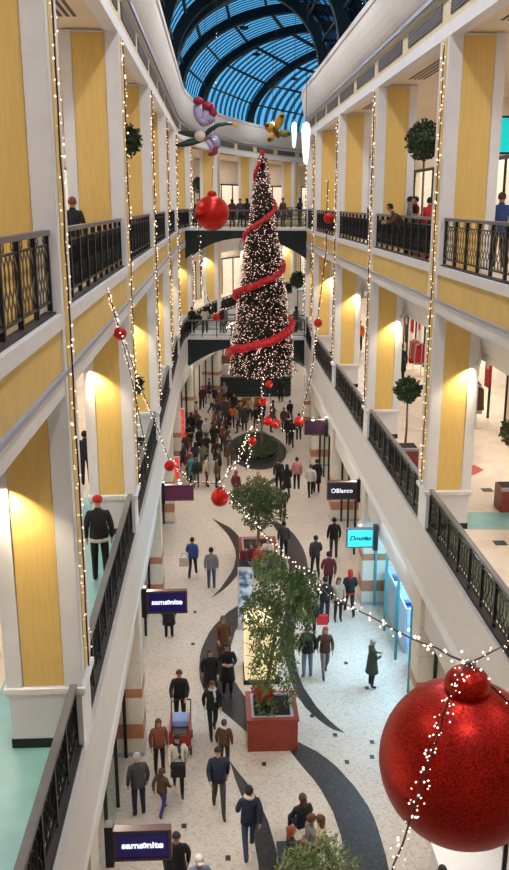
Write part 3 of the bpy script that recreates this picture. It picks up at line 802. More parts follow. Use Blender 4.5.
for x, y, rx, rz in ((198,101,5,4),(208,106,6,4.2),(213,112,4,5),(215,151,3,4),(211,154,4,2)):
    build('petal_tip', MB().ell(on_y(x, y, Yd-.1), (rx*k, .28, rz*k), 12, 8), M_redp, t, smooth=True)
for (x0,y0,x1,y1,w,bd) in ((206,136,178,132,3.2,.15),(204,140,175,146,3.0,-.1),(204,138,183,142,2.0,.0)):
    a, d = dv(x0,y0,x1,y1); b = MB(); petal(b, a, d, d.length, w*k, .10, bd); build('long_leaf', b, M_dleaf, t, smooth=True)
b = MB(); b.tube([on_y(x,y,Yd) for x, y in ((204,136),(210,130),(218,125),(227,123.5),(233,124))], [.10,.12,.10,.08,.05], 8); build('tendril', b, M_dleaf, t)
build('bud', MB().ell(on_y(235,125,Yd), (.13,.13,.13), 10, 6), mat('amber_bud', (.7,.35,.05), .5), t)
b = MB(); b.ell(on_y(200,136,Yd-.1), (.28,.2,.25), 12, 8); build('face_disc', b, mat('cream_disc',(.6,.5,.4),.5), t, smooth=True)
b = MB(); b.tube([on_y(205,108,Yd), on_y(205,60,Yd), on_y(205,0,Yd)], .012, 5); build('cable', b, M_wire, t)
# butterfly
Yb = 42.0; kb = Yb/894.
t = thing('hanging_butterfly', 'large hanging yellow and olive butterfly decoration above the tree top', 'decoration', on_y(275, 140, Yb))
for x0,y0,x1,y1,w,c in ((276,130,283,113,4.2,0),(275,131,265,124,4.4,0),(278,133,291,134,3.6,1),(275,133,268,141,3.6,0)):
    Yd_ = Yb; a = on_y(x0,y0,Yb); cc = on_y(x1,y1,Yb+R.uniform(-.4,.4)); b = MB(); petal(b, a, cc-a, (cc-a).length, w*kb, .06, .05)
    w_ = build('wing', b, mat('butterfly_yellow_%d' % c, (.42,.22,.02) if c == 0 else (.16,.14,.02), .5, var=.3, scale=5), t, smooth=True)
    a2 = a.lerp(cc, .82); build('wing_tip', MB().ell(a2+Vector((0,-.08,0)), (w*kb*.55,.06,w*kb*.4), 8, 6), mat('wing_dark', (.03,.015,.01), .5), w_)
b = MB(); a = on_y(272,126,Yb); c = on_y(279,138,Yb); b.tube([a, a.lerp(c,.5), c], [.06,.13,.05], 8); build('body', b, mat('butterfly_body', (.06,.03,.01), .5), t)
b = MB(); b.tube([on_y(276,128,Yb), on_y(276,60,Yb), on_y(276,10,Yb)], .010, 5); build('cable', b, M_wire, t)
# lanterns
for (x, y0, y1, Y, w, lb) in ((294,122,148,44,.135,'long white glowing lantern nearer the butterfly'),(305.5,122,164,36,.175,'longer white glowing lantern close to the right cornice'),(272.5,122,132,50,.16,'small round white lamp just below the butterfly')):
    a = on_y(x, y1, Y); c = on_y(x, y0, Y); h = c.z-a.z
    t = thing('hanging_lantern', lb, 'lamp', a)
    build('lamp_shade', MB().lathe([(.02,0),(w*.45,.05*h),(w*.65,.2*h),(w*.85,.5*h),(w,.8*h),(w*.8,.95*h),(.02,h)], a, 16), M_lantern, t, smooth=True)
    b = MB(); b.lathe([(w*.4,h),(w*.3,h+.08),(.02,h+.12)], a, 10); build('top_cap', b, M_metal, t)
    b = MB(); b.tube([a+Vector((0,0,h+.1)), (a.x, a.y, 22.3)], .012, 5); build('cable', b, M_wire, t)

# ------------------------------------------------------------------ people
def ring_seg(a, b, p):
    ab = b-a; t = max(0, min(1, (p-a).dot(ab)/max(1e-9, ab.length_squared))); return (p-(a+ab*t)).length
def body_mesh(pose):
    J = {}; 
    def S(k, v): J[k] = Vector(v)
    S('pel',(0,0,.95)); S('wai',(0,-.005,1.09)); S('che',(0,0,1.29)); S('nk0',(0,.005,1.44)); S('nk',(0,-.005,1.505)); S('h0',(0,-.02,1.565)); S('h1',(0,-.02,1.635)); S('h2',(0,-.01,1.70))
    for s, n in ((-1,'r'),(1,'l')):
        S('sh'+n,(s*.175,.005,1.405)); S('el'+n,(s*.235,.03,1.13)); S('wr'+n,(s*.235,-.06,.90)); S('pa'+n,(s*.232,-.085,.825))
        S('hi'+n,(s*.09,0,.90)); S('kn'+n,(s*.10,-.015,.50)); S('an'+n,(s*.105,.02,.09)); S('to'+n,(s*.12,-.14,.035))
    def legs(sn, kn, an, to): S('kn'+sn, kn); S('an'+sn, an); S('to'+sn, to)
    if pose.startswith('walk'):
        f, bk = ('l','r') if pose != 'walk_b' else ('r','l')
        sf = 1 if f == 'l' else -1
        legs(f, (sf*.09,-.17,.53), (sf*.09,-.27,.11), (sf*.10,-.43,.06)); legs(bk, (-sf*.09,.02,.50), (-sf*.09,.28,.15), (-sf*.09,.17,.035))
        S('el'+f,(sf*.235,.12,1.15)); S('wr'+f,(sf*.22,.13,.92)); S('pa'+f,(sf*.215,.11,.845))
        S('el'+bk,(-sf*.235,-.05,1.14)); S('wr'+bk,(-sf*.20,-.22,.99)); S('pa'+bk,(-sf*.19,-.29,.95))
    if pose == 'front':
        for s, n in ((-1,'r'),(1,'l')): S('el'+n,(s*.25,-.03,1.15)); S('wr'+n,(s*.13,-.24,1.15)); S('pa'+n,(s*.07,-.29,1.17))
    if pose == 'push':
        for s, n in ((-1,'r'),(1,'l')): S('el'+n,(s*.24,-.10,1.15)); S('wr'+n,(s*.20,-.36,1.05)); S('pa'+n,(s*.18,-.43,1.04))
    if pose == 'phone':
        S('ell',(.24,-.04,1.16)); S('wrl',(.15,-.20,1.34)); S('pal',(.11,-.15,1.50))
    if pose == 'lean':
        for k, dy, dz in (('wai',-.08,0),('che',-.22,-.06),('nk0',-.33,-.10),('nk',-.38,-.10),('h0',-.43,-.10),('h1',-.46,-.09),('h2',-.47,-.08)): J[k] += Vector((0,dy,dz))
        for s, n in ((-1,'r'),(1,'l')): S('sh'+n,(s*.17,-.29,1.30)); S('el'+n,(s*.22,-.40,1.08)); S('wr'+n,(s*.10,-.56,1.08)); S('pa'+n,(s*.05,-.62,1.09))
        for n in 'rl': J['kn'+n].y = .05; J['an'+n].y = .12; J['to'+n].y = -.03
        J['pel'].y = .05
    if pose == 'sit':
        dz = -.43
        for k in J: J[k] = J[k]+Vector((0,.0,dz))
        for s, n in ((-1,'r'),(1,'l')): S('kn'+n,(s*.11,-.42,.50)); S('an'+n,(s*.12,-.42,.09)); S('to'+n,(s*.13,-.57,.035)); S('el'+n,(s*.24,-.06,.72)); S('wr'+n,(s*.13,-.28,.64)); S('pa'+n,(s*.08,-.34,.63))
    E = [('pel','wai'),('wai','che'),('che','nk0'),('nk0','nk'),('nk','h0'),('h0','h1'),('h1','h2')]
    Z = {('pel','wai'):1,('wai','che'):1,('che','nk0'):1,('nk0','nk'):1,('nk','h0'):0,('h0','h1'):0,('h1','h2'):0}
    rad = dict(pel=(.155,.115),wai=(.162,.125),che=(.185,.138),nk0=(.088,.080),nk=(.060,.065),h0=(.066,.078),h1=(.076,.095),h2=(.052,.066))
    for n in 'rl':
        E += [('che','sh'+n),('sh'+n,'el'+n),('el'+n,'wr'+n),('wr'+n,'pa'+n),('pel','hi'+n),('hi'+n,'kn'+n),('kn'+n,'an'+n),('an'+n,'to'+n)]
        Z.update({('che','sh'+n):1,('sh'+n,'el'+n):1,('el'+n,'wr'+n):1,('wr'+n,'pa'+n):0,('pel','hi'+n):2,('hi'+n,'kn'+n):2,('kn'+n,'an'+n):2,('an'+n,'to'+n):3})
        rad.update({'sh'+n:(.082,.08),'el'+n:(.062,.062),'wr'+n:(.042,.042),'pa'+n:(.036,.022),'hi'+n:(.105,.10),'kn'+n:(.070,.070),'an'+n:(.047,.052),'to'+n:(.043,.032)})
        s = -1 if n == 'r' else 1
        d = (J['pa'+n]-J['wr'+n]).normalized(); side = d.cross(Vector((s,0,0)));
        if side.length < .2: side = Vector((0,1,0))
        side.normalize(); curl = Vector((-s,0,0))
        for q, (o, L) in enumerate(((-.030,.07),(-.010,.08),(.010,.075),(.030,.06))):
            a, c, e2 = 'f%d%s' % (q,n), 'g%d%s' % (q,n), 'e%d%s' % (q,n)
            J[a] = J['pa'+n]+side*o+d*.022; J[c] = J[a]+d*L*.5+side*o*.15; J[e2] = J[c]+d*L*.42+curl*L*.22
            for k in (a, c, e2): rad[k] = (.0095,.0095)
            E += [('pa'+n,a),(a,c),(c,e2)]; Z.update({('pa'+n,a):0,(a,c):0,(c,e2):0})
        a, c = 'tb0'+n, 'tb1'+n; J[a] = J['pa'+n]-side*.045-d*.01; J[c] = J[a]-side*.018+d*.035; rad[a] = rad[c] = (.0105,.0105)
        E += [('pa'+n,a),(a,c)]; Z.update({('pa'+n,a):0,(a,c):0})
    ks = list(J); me = bpy.data.meshes.new('b'); me.from_pydata([J[k] for k in ks], [(ks.index(a), ks.index(c)) for a, c in E], [])
    o = bpy.data.objects.new('b', me); C.objects.link(o)
    sk = o.modifiers.new('s', 'SKIN'); sk.use_x_symmetry = False; sk.branch_smoothing = .3
    for i, k_ in enumerate(ks):
        v = me.skin_vertices[0].data[i]; v.radius = rad[k_]; v.use_root = (k_ == 'pel')
    o.modifiers.new('u', 'SUBSURF').levels = 1
    dg = bpy.context.evaluated_depsgraph_get(); dg.update(); ev = bpy.data.meshes.new_from_object(o.evaluated_get(dg))
    bpy.data.objects.remove(o)
    zn = [(J[a], J[c], z) for (a, c), z in Z.items()]
    bm = bmesh.new(); bm.from_mesh(ev)
    for f in bm.faces:
        c = f.calc_center_median(); f.material_index = min(zn, key=lambda q: ring_seg(q[0], q[1], c))[2]; f.smooth = True
    # nose, ears, eyes, mouth
    h = (J['h0']+J['h1'])/2
    def sph(c, r, mi):
        g = bmesh.ops.create_icosphere(bm, subdivisions=1, radius=1, matrix=Matrix.Translation(c) @ Matrix.Diagonal((*r, 1)))
        for v in g['verts']:
            for f in v.link_faces: f.material_index = mi; f.smooth = True
    sph(h+Vector((0,-.092,.0)), (.012,.018,.022), 0); sph(h+Vector((.083,.005,.0)), (.010,.018,.028), 0); sph(h+Vector((-.083,.005,0)), (.010,.018,.028), 0)
    sph(h+Vector((.030,-.078,.028)), (.010,.010,.007), 4); sph(h+Vector((-.030,-.078,.028)), (.010,.010,.007), 4); sph(h+Vector((0,-.080,-.035)), (.022,.008,.005), 5)
    bm.to_mesh(ev); bm.free()
    for m in (M_skin, M_black, M_black, M_black, M_hairdark, mat('lips', (.35,.10,.08), .5)): ev.materials.append(m)
    ev.name = 'person_body'; return ev, J
POSES = {p: body_mesh(p) for p in ('stand','walk_a','walk_b','front','push','phone','lean','sit')}
def sub_mesh(kind, pose, cache={}):
    if (kind, pose) in cache: return cache[(kind, pose)]
    J = POSES[pose][1]; h = (J['h0']+J['h1'])/2; b = MB()
    if kind in ('short', 'long', 'bun'):
        vs = []; fs = []; n, m = 16, 10
        c = h+Vector((0,.012,.035)); rx, ry, rz = .094, .112, .108
        g = MB(); g.ell(c, (rx, ry, rz), n, m)
        for f in g.f:
            cc = sum((Vector(g.v[i]) for i in f), Vector())/len(f)-c
            if cc.y < -.045 and cc.z < .045: continue
            if cc.z < -.055 and kind == 'short': continue
            b.add([g.v[i] for i in f], [tuple(range(len(f)))])
        if kind == 'long': b.ell(h+Vector((0,.055,-.07)), (.095,.06,.17), 12, 8)
        if kind == 'bun': b.ell(h+Vector((0,.12,.06)), (.045,.045,.045), 8, 6)
    if kind == 'cap':
        b.ell(h+Vector((0,.008,.065)), (.100,.115,.075), 16, 8); b.ell(h+Vector((0,-.13,.055)), (.07,.07,.012), 12, 4)
    if kind == 'skirt':
        L = []
        top = J['wai'].copy(); n = 16
        for z, rx, ry in ((.12,.17,.135),(.0,.18,.15),(-.15,.20,.165),(-.32,.215,.185),(-.50,.235,.21)):
            L.append([top+Vector((rx*math.cos(2*PI*j/n), ry*math.sin(2*PI*j/n), z-.03)) for j in range(n)])
        vs = [p for r in L for p in r]; b.add(vs, [(i*n+j, i*n+(j+1)%n, (i+1)*n+(j+1)%n, (i+1)*n+j) for i in range(4) for j in range(n)]+[tuple(4*n+j for j in range(n))])
    if kind == 'hem':
        top = J['wai'].copy(); n = 16; L = []
        for z, rx, ry in ((.10,.165,.13),(-.05,.175,.14),(-.20,.185,.15)):
            L.append([top+Vector((rx*math.cos(2*PI*j/n), ry*math.sin(2*PI*j/n), z-.02)) for j in range(n)])
        vs = [p for r in L for p in r]; b.add(vs, [(i*n+j, i*n+(j+1)%n, (i+1)*n+(j+1)%n, (i+1)*n+j) for i in range(2) for j in range(n)]+[tuple(2*n+j for j in range(n))])
    if kind == 'lowhem':
        top = J['wai'].copy(); n = 16; L = []
        for z, rx, ry in ((-.13,.178,.143),(-.17,.186,.15),(-.22,.188,.152)):
            L.append([top+Vector((rx*math.cos(2*PI*j/n), ry*math.sin(2*PI*j/n), z-.02)) for j in range(n)])
        vs = [p for r in L for p in r]; b.add(vs, [(i*n+j, i*n+(j+1)%n, (i+1)*n+(j+1)%n, (i+1)*n+j) for i in range(2) for j in range(n)]+[tuple(2*n+j for j in range(n))])
    if kind == 'scarf':
        c = J['nk']+Vector((0,-.01,-.02)); b.tube([c+Vector((.085*math.cos(a*PI/6), .085*math.sin(a*PI/6), .015*math.sin(a))) for a in range(13)], .035, 8)
        b.tube([c+Vector((.03,-.10,0)), c+Vector((.05,-.16,-.15)), c+Vector((.05,-.15,-.32))], [.035,.04,.045], 6)
    me = bpy.data.meshes.new(kind); me.from_pydata([tuple(v) for v in b.v], [], b.f)
    for p in me.polygons: p.use_smooth = True
    me.materials.append(M_black); cache[(kind, pose)] = me; return me
COL = dict(black=(.010,.010,.012), navy=(.012,.020,.045), brown=(.075,.035,.02), darkgrey=(.04,.04,.045), grey=(.16,.15,.15), white=(.55,.50,.46), cream=(.45,.36,.25), red=(.42,.015,.02), blue=(.03,.07,.22),
           denim=(.035,.055,.11), lightdenim=(.14,.19,.28), green=(.03,.05,.03), rust=(.17,.05,.03), pink=(.45,.18,.16), beige=(.35,.26,.17), purple=(.05,.03,.20), orange=(.60,.12,.02), maroon=(.10,.015,.02), olive=(.10,.09,.04),
           blond=(.35,.22,.08), auburn=(.22,.05,.02), silver=(.32,.30,.28), teal=(.03,.20,.22))
def cm(c): return mat('cloth_'+c, COL[c], .8, var=.15, scale=18)
def person(loc, h, rot, pose, coat, leg, hair, hstyle, label, skirt=False, hem=True, scarf=None, capc=None, group=None, hemc=None):
    me, J = POSES[pose]; full = J['h2'].z+.075; k = h/full
    t = thing('person', label, 'person', loc, group); t.rotation_euler = (0, 0, rot); t.scale = (k, k, k)
    o = link('body', me, t)
    for i, m in ((1, cm(coat)), (2, cm(leg)), (3, M_black)):
        o.material_slots[i].link = 'OBJECT'; o.material_slots[i].material = m
    def ch(kind, nm, c):
        q = link(nm, sub_mesh(kind, pose), t); q.material_slots[0].link = 'OBJECT'; q.material_slots[0].material = cm(c); return q
    if capc: ch('cap', 'cap', capc)
    else: ch(hstyle, 'hair', hair)
    if pose not in ('sit', 'lean'):
        if skirt: ch('skirt', 'coat_skirt', coat)
        elif hem: ch('hem', 'jacket_hem', coat)
        if hemc: ch('lowhem', 'shirt_hem', hemc)
    if scarf: ch('scarf', 'scarf', scarf)
    return t
D = math.radians
def HP(x, y, h=1.7, zf=0): p = on_z(x, y+1.5, zf+h); p.z = zf; return p
def ppl(x, y, h, deg, pose, coat, leg, hair, hs, label, zf=0, **k):
    return person(HP(x, y, h, zf), h, D(deg), pose, coat, leg, hair, hs, label, **k)
# ground floor, named one by one (head pixel, height)
ppl(145,750,1.68,200,'stand','darkgrey','navy','silver','short','grey-haired person in a dark jacket standing at the left shopfront')
ppl(153,766,1.25,150,'walk_a','brown','purple','brown','long','child in a brown jacket and purple trousers beside the grey-haired person')
ppl(158,716,1.52,15,'stand','rust','black','brown','long','person in a rust jacket with long dark hair by the striped pier')
ppl(177,732,1.56,5,'walk_a','white','black','black','long','person in a white coat with a black bag walking to the camera',scarf='black')
ppl(179,667,1.66,0,'push','black','black','brown','short','person in black pushing the red stroller')
ppl(168,590,1.62,180,'stand','black','black','black','short','dark figure whose legs show below the far samsonite sign',skirt=True)
ppl(192,535,1.62,170,'walk_b','blue','navy','black','short','walker in a blue jacket with a white bag inside the curved band')
ppl(211,545,1.66,180,'stand','grey','denim','black','short','person in a grey top and blue jeans beside the blue-jacketed walker')
ppl(223,613,1.68,10,'walk_a','brown','black','brown','short','person in a brown coat on the dark band, hindmost of the group there',skirt=True)
ppl(227,640,1.70,0,'front','black','black','black','short','person in black with folded hands on the dark band',skirt=True)
ppl(210,646,1.68,5,'walk_b','black','maroon','brown','long','person in a long black coat at the left of the dark-band group',skirt=True)
ppl(212,678,1.62,10,'walk_b','black','black','brown','short','person in black with a white scarf walking in front of the dark-band group',scarf='white')
ppl(224,717,1.40,170,'stand','brown','black','brown','short','child in a brown coat and white scarf behind the man in black',scarf='white')
ppl(218,744,1.74,5,'walk_a','navy','darkgrey','black','short','man in a navy jacket and grey trousers walking alone to the camera')
ppl(249,783,1.78,185,'walk_b','navy','denim','black','short','man seen from behind in a navy jacket and jeans on the dark band',scarf='white')
ppl(176,829,1.72,0,'walk_a','black','black','black','short','person in a long black coat beside the near samsonite sign',skirt=True)
ppl(199,852,1.62,10,'stand','lightdenim','blue','silver','short','person in pale blue with a white hat at the bottom edge',capc='white')
ppl(308,622,1.76,190,'stand','black','lightdenim','black','short','man in a black jacket and pale jeans beside the ficus foliage')
ppl(325.5,624,1.62,5,'walk_b','brown','grey','auburn','long','woman in a brown jacket and grey boots right of the ficus')
ppl(373,636,1.58,100,'front','green','black','silver','short','bald person in a dark green coat outside the turquoise-lit shop',hem=False,skirt=True)
ppl(334.5,515,1.76,180,'stand','black','darkgrey','black','short','broad person in a black coat under the dark letter sign')
ppl(316,533,1.68,185,'walk_a','darkgrey','black','black','short','walker in a charcoal coat left of the turquoise sign')
ppl(329,549,1.72,180,'walk_b','maroon','black','black','short','person in a maroon-brown jacket below the charcoal walker')
ppl(327,574,1.76,180,'stand','black','navy','black','short','person in black and blue jeans behind the fairy light swag')
ppl(339,575,1.6,10,'stand','beige','black','brown','long','person in a beige jacket between the two black-coated shoppers')
ppl(349,567,1.72,185,'walk_a','black','black','red','long','red-haired woman in a black coat and red skirt',hemc='red')
ppl(312,592,1.6,170,'walk_b','black','black','black','short','walker in black with a red bag behind the ficus')
ppl(284,519,1.60,180,'stand','darkgrey','navy','black','short','person in a striped dark top on the dark curved floor',scarf='grey')
ppl(279,456,1.74,180,'stand','black','black','black','short','tall person in black with a companion near the round bed')
ppl(287,462,1.70,185,'walk_a','black','darkgrey','black','long','person in black close behind the tall one near the round bed',skirt=True)
ppl(283,484,1.55,180,'stand','darkgrey','black','black','short','shorter person in charcoal in front of the pair in black',scarf='white')
ppl(297,455,1.70,180,'stand','pink','black','black','short','person in a pink jumper and black trousers before the lit shop')
ppl(311,462,1.68,180,'walk_b','white','black','brown','short','person in a white top and black trousers by the lit shop')
ppl(317,457,1.74,180,'stand','black','black','black','short','person in black at the doorway of the lit shop',skirt=True)
ppl(258,469,1.6,170,'stand','red','black','blond','short','person in a bright red coat behind the bushy tree')
ppl(269,479,1.6,180,'stand','olive','black','brown','short','person in an olive coat beside the one in bright red')
ppl(236,468,1.6,150,'stand','maroon','grey','auburn','long','person in a maroon top left of the bright red coat')
ppl(277,418,1.70,180,'walk_a','black','black','black','short','person in black at the rim of the round bed')
ppl(288,413,1.80,180,'stand','black','black','black','short','person in black with a white sash by the round bed',scarf='white')
ppl(299,411,1.68,180,'stand','darkgrey','black','brown','short','person in charcoal under the far red bauble')
ppl(281,376,1.75,180,'stand','black','black','black','long','lone dark figure beside the dark stall under the tree',skirt=True)
crowd = [(209,376,'black','grey'),(202,384,'maroon','black'),(211,389,'white','black'),(196,408,'brown','black'),(206,416,'white','grey'),(196,399,'cream','brown'),(189,421,'black','maroon'),(195,440,'navy','denim'),
         (203,440,'olive','brown'),(217,436,'black','maroon'),(228,438,'brown','olive'),(217,398,'navy','black'),(224,395,'darkgrey','navy'),(234,391,'black','brown'),(227,414,'black','denim'),(221,421,'black','grey'),
         (241,409,'grey','black'),(186,430,'brown','black'),(192,452,'teal','black'),(212,455,'brown','black'),(235,421,'rust','black'),(246,404,'darkgrey','black'),(256,405,'black','darkgrey'),(267,409,'maroon','black'),
         (199,425,'black','darkgrey'),(250,395,'beige','black'),(224,380,'grey','black'),(214,406,'rust','denim'),(207,452,'cream','maroon'),(232,402,'orange','black'),(273,398,'darkgrey','denim'),(290,398,'black','denim'),(191,410,'black','black'),(200,414,'navy','black'),(212,420,'black','navy'),(219,408,'darkgrey','black'),(230,405,'black','beige'),(226,426,'darkgrey','brown'),(183,438,'darkgrey','black'),(189,447,'maroon','navy'),(199,455,'black','olive'),(219,446,'black','brown'),(234,432,'darkgrey','maroon'),(206,431,'black','teal'),(214,384,'navy','brown'),(219,390,'rust','black'),(229,386,'black','purple'),(239,398,'brown','navy'),(262,398,'navy','darkgrey'),(284,405,'brown','darkgrey')]
seen = {}
places = ['by the far left shops', 'in the middle of the far crowd', 'near the round bed']
for i, (x, y, c, l) in enumerate(crowd):
    pl = places[0] if x < 204 else places[1] if x < 232 else places[2]
    row = 'back rows' if y < 398 else 'middle rows' if y < 425 else 'front rows'
    lb = 'person in %s and %s trousers %s, %s' % (c.replace('darkgrey','dark grey'), l.replace('darkgrey','dark grey').replace('denim','denim blue'), pl, row)
    ppl(x, y, R.uniform(1.55,1.78), R.choice((0,20,160,180,200,90,270)), R.choice(('stand','walk_a','walk_b','front','stand')), c, l, R.choice(('black','brown','black','auburn')), R.choice(('short','long','short')), lb, skirt=(i % 3 == 0), group='shoppers in the far crowd')
# seated by the bushy tree
def seated(x, y, deg, coat, leg, hair, hs, label, h=1.27, seat=.45):
    p = HP(x, y, h); return person(p, h, D(deg), 'sit', coat, leg, hair, hs, label)
def bench(x0, x1, y0, y1, label, c=M_black, h=.44):
    t = thing('bench', label, 'bench', ((x0+x1)/2, (y0+y1)/2, 0))
    build('seat', MB().box(x0, x1, y0, y1, h-.10, h), c, t, bevel=.01)
    for x in (x0+.05, x1-.13):
        for y in (y0+.05, y1-.13): build('leg', MB().box(x, x+.08, y, y+.08, 0, h-.10), M_iron, t)
    return t
M_bench = mat('dark_blue_bench', (.02,.02,.04), .4)
p = HP(297, 815, 1.27)
bench(p.x-.40, p.x+.42, p.y-1.15, p.y+.30, 'dark bench with a seated group before the pale bush', M_bench)
for (x,y,deg,c,l,h_,hs,lb) in [(303,791,200,'black','navy','brown','long','seated person in black with long brown hair, furthest on the near bench'),
                         (311,811,100,'grey','denim','brown','short','seated person in a grey jumper on the near bench'),
                         (321,812,250,'cream','maroon','brown','long','seated person in a cream jacket on the near bench'),
                         (291,823,90,'black','black','auburn','long','seated person in black with auburn hair on the near bench'),
                         (300,838,80,'black','rust','brown','long','seated brown-haired person in dark clothes nearest the pale bush')]:
    q = HP(x, y, 1.27); person(q, 1.27, D(deg), 'sit', c, l, h_, hs, lb)
q = HP(262, 540, 1.27)
bench(q.x-.9, q.x+.9, q.y-.35, q.y+.35, 'dark bench with seated people behind the ficus foliage', M_bench)
for (x,y,deg,c,l,h_,hs,lb) in [(259,541,10,'red','black','auburn','short','seated person in red on the bench behind the ficus'),
                         (268,535,-20,'white','denim','black','short','seated person in a white top and jeans behind the ficus'),
                         (251,540,30,'maroon','grey','brown','long','seated person in maroon at the end of the bench behind the ficus')]:
    person(HP(x, y, 1.27), 1.27, D(deg), 'sit', c, l, h_, hs, lb)
# galleries
ppl(97,492,1.90,186,'stand','black','black','black','short','man in a black jacket with a red cap on the left middle gallery',zf=Z2,capc='red',hemc='white')
ppl(84,428,1.60,180,'stand','navy','black','black','short','person in dark blue on the left middle gallery beyond the man with the red cap',zf=Z2)
ppl(402,342,1.72,170,'stand','black','black','black','short','dark figure before the bright shop on the right middle gallery',zf=Z2,skirt=True)
ppl(360,318,1.66,180,'stand','orange','black','black','short','person in an orange jacket on the right middle gallery',zf=Z2)
q = on_y(72,200,17.8); person((q.x,q.y,11.94),1.62,D(180),'stand','black','black','rust','short','dark-clad person on the left top gallery')
person(Vector((4.98,23.4,11.94)), 1.50, D(-90), 'lean', 'brown', 'black', 'black', 'short', 'person in a brown jacket leaning on the right top railing')
q = on_y(410.5,196,27.0); person((q.x,27.0,11.94),1.70,D(80),'front','grey','black','black','short','person in grey talking beside the ball-shaped tree')
q = on_y(419,196,27.0); person((q.x,27.4,11.94),1.70,D(280),'front','maroon','grey','black','short','person in a patterned maroon top talking beside the ball-shaped tree')
q = on_y(430,200,25.2); person((q.x,q.y,11.94),1.66,D(180),'stand','red','black','black','short','person in a red jacket behind the top right railing')
q = on_y(363.5,200,38.5); person((q.x,q.y,11.94),1.62,D(180),'stand','black','black','black','short','small dark figure on the right top gallery farther along')
q = on_y(502,200,19.9); person((q.x,q.y,11.94),1.74,D(170),'stand','blue','navy','brown','short','person in bright blue at the right frame edge on the top gallery')
q = on_y(492,200,21.2); person((q.x,q.y,11.94),1.6,D(170),'stand','maroon','black','black','short','person in maroon beside the one in bright blue')
for i, (x, c) in enumerate([(198,'black'),(232,'maroon'),(240,'darkgrey'),(247,'black'),(283,'brown'),(300,'navy')]):
    q = on_y(x, 206, 51.2 if i % 2 else 50.6); person((q.x, q.y, 12.05), 1.60+.02*i, D(180*(i % 2)+10*i), ('stand','front')[i % 2], c, 'black', 'black', ('short','long')[i % 2], 'person in %s on the far top footbridge, %s' % (c.replace('darkgrey','dark grey'), ['by the left end','left of the tree tip','next to the tree','close by the tree','right of the tree','by the right end'][i]))
for i, (x, c) in enumerate([(192,'black'),(205,'white'),(222,'maroon'),(296,'darkgrey'),(226,'grey')]):
    q = on_y(x, 320, 51.0); person((q.x, q.y, 5.95), 1.62, D(170+20*i), ('stand','front')[i % 2], c, 'black', 'black', ('short','long')[i % 2], 'person in %s on the far middle footbridge' % c.replace('darkgrey','dark grey'))
# bags
def bag(p, s, c, label):
    t = thing('shopping_bag', label, 'bag', p); p = Vector(p)
    build('bag_body', MB().box(p.x-s*.5, p.x+s*.5, p.y-s*.25, p.y+s*.25, p.z, p.z+s*.9), cm(c), t, bevel=.01)
    build('bag_handle', MB().tube([p+Vector((-s*.3,0,s*.9)), p+Vector((-s*.2,0,s*1.3)), p+Vector((s*.2,0,s*1.3)), p+Vector((s*.3,0,s*.9))], .01, 5), cm('darkgrey'), t)
p = HP(177,732,1.56); bag(p+Vector((.02,-.25,.62)), .34, 'black', 'black shoulder bag held before the white coat')
p = HP(192,535,1.62); bag(p+Vector((-.30,.05,.45)), .38, 'white', 'white shopping bag carried by the blue-jacketed walker')
p = HP(312,592,1.6); bag(p+Vector((.33,-.10,.60)), .34, 'red', 'red shopping bag carried behind the ficus')
p = HP(349,567,1.72); bag(p+Vector((-.33,-.05,.45)), .34, 'maroon', 'maroon shopping bag carried by the red-haired woman')
# stroller
p = HP(179,667,1.66)+Vector((.05,-.95,0))
t = thing('stroller', 'red stroller with a pale blue cushion pushed along the walkway', 'stroller', p)
M_rs = mat('red_stroller', (.28,.02,.02), .4)
b = MB(); b.box(p.x-.27, p.x+.27, p.y-.45, p.y+.45, .30, .38); b.box(p.x-.27, p.x-.22, p.y-.45, p.y+.45, .38, .72); b.box(p.x+.22, p.x+.27, p.y-.45, p.y+.45, .38, .72)
b.box(p.x-.22, p.x+.22, p.y-.45, p.y-.40, .38, .60); build('tub', b, M_rs, t, bevel=.01)
build('cushion', MB().box(p.x-.20, p.x+.20, p.y-.02, p.y+.40, .55, .74), mat('pale_blue_cloth', (.22,.32,.62), .8), t, bevel=.03)
build('dark_seat', MB().box(p.x-.20, p.x+.20, p.y-.38, p.y-.05, .45, .60), M_black, t, bevel=.02)
b = MB()
for sx in (-.25,.25): b.tube([(p.x+sx,p.y+.40,.60),(p.x+sx,p.y+.62,.95)], .015, 6)
b.tube([(p.x-.25,p.y+.62,.95),(p.x+.25,p.y+.62,.95)], .02, 6); build('handlebar', b, M_iron, t)
for sx in (-.27,.27):
    for sy in (-.36,.36):
        b = MB(); c = Vector((p.x+sx, p.y+sy, .11)); b.tube([c+Vector((-.025,0,0)), c+Vector((.025,0,0))], .11, 14); w = build('wheel', b, M_black, t)
b = MB()
for sx in (-.25,.25):
    for sy in (-.36,.36): b.tube([(p.x+sx*.9,p.y+sy,.11),(p.x+sx*.8,p.y+sy,.32)], .014, 5)
build('strut', b, M_iron, t)

# nobody stands in the planting bed or inside a neighbour
pp = [o for o in C.objects if o.name.split('.')[0] == 'person' and o.location.z < .01 and 'seated' not in o['label']]
for it in range(6):
    for i, a in enumerate(pp):
        dx, dy = a.location.x-pc.x, (a.location.y-pc.y)/2.3; d = math.hypot(dx, dy)
        if d < 1.9: a.location.x += dx/max(d, .01)*(1.92-d); a.location.y += dy/max(d, .01)*(1.92-d)*2.3
        for b_ in pp[i+1:]:
            v = a.location-b_.location; d = math.hypot(v.x, v.y*.8); m_ = .52
            if d < m_:
                sx = (1 if v.x >= 0 else -1)*(m_-d)*.5; a.location.x += sx; b_.location.x -= sx
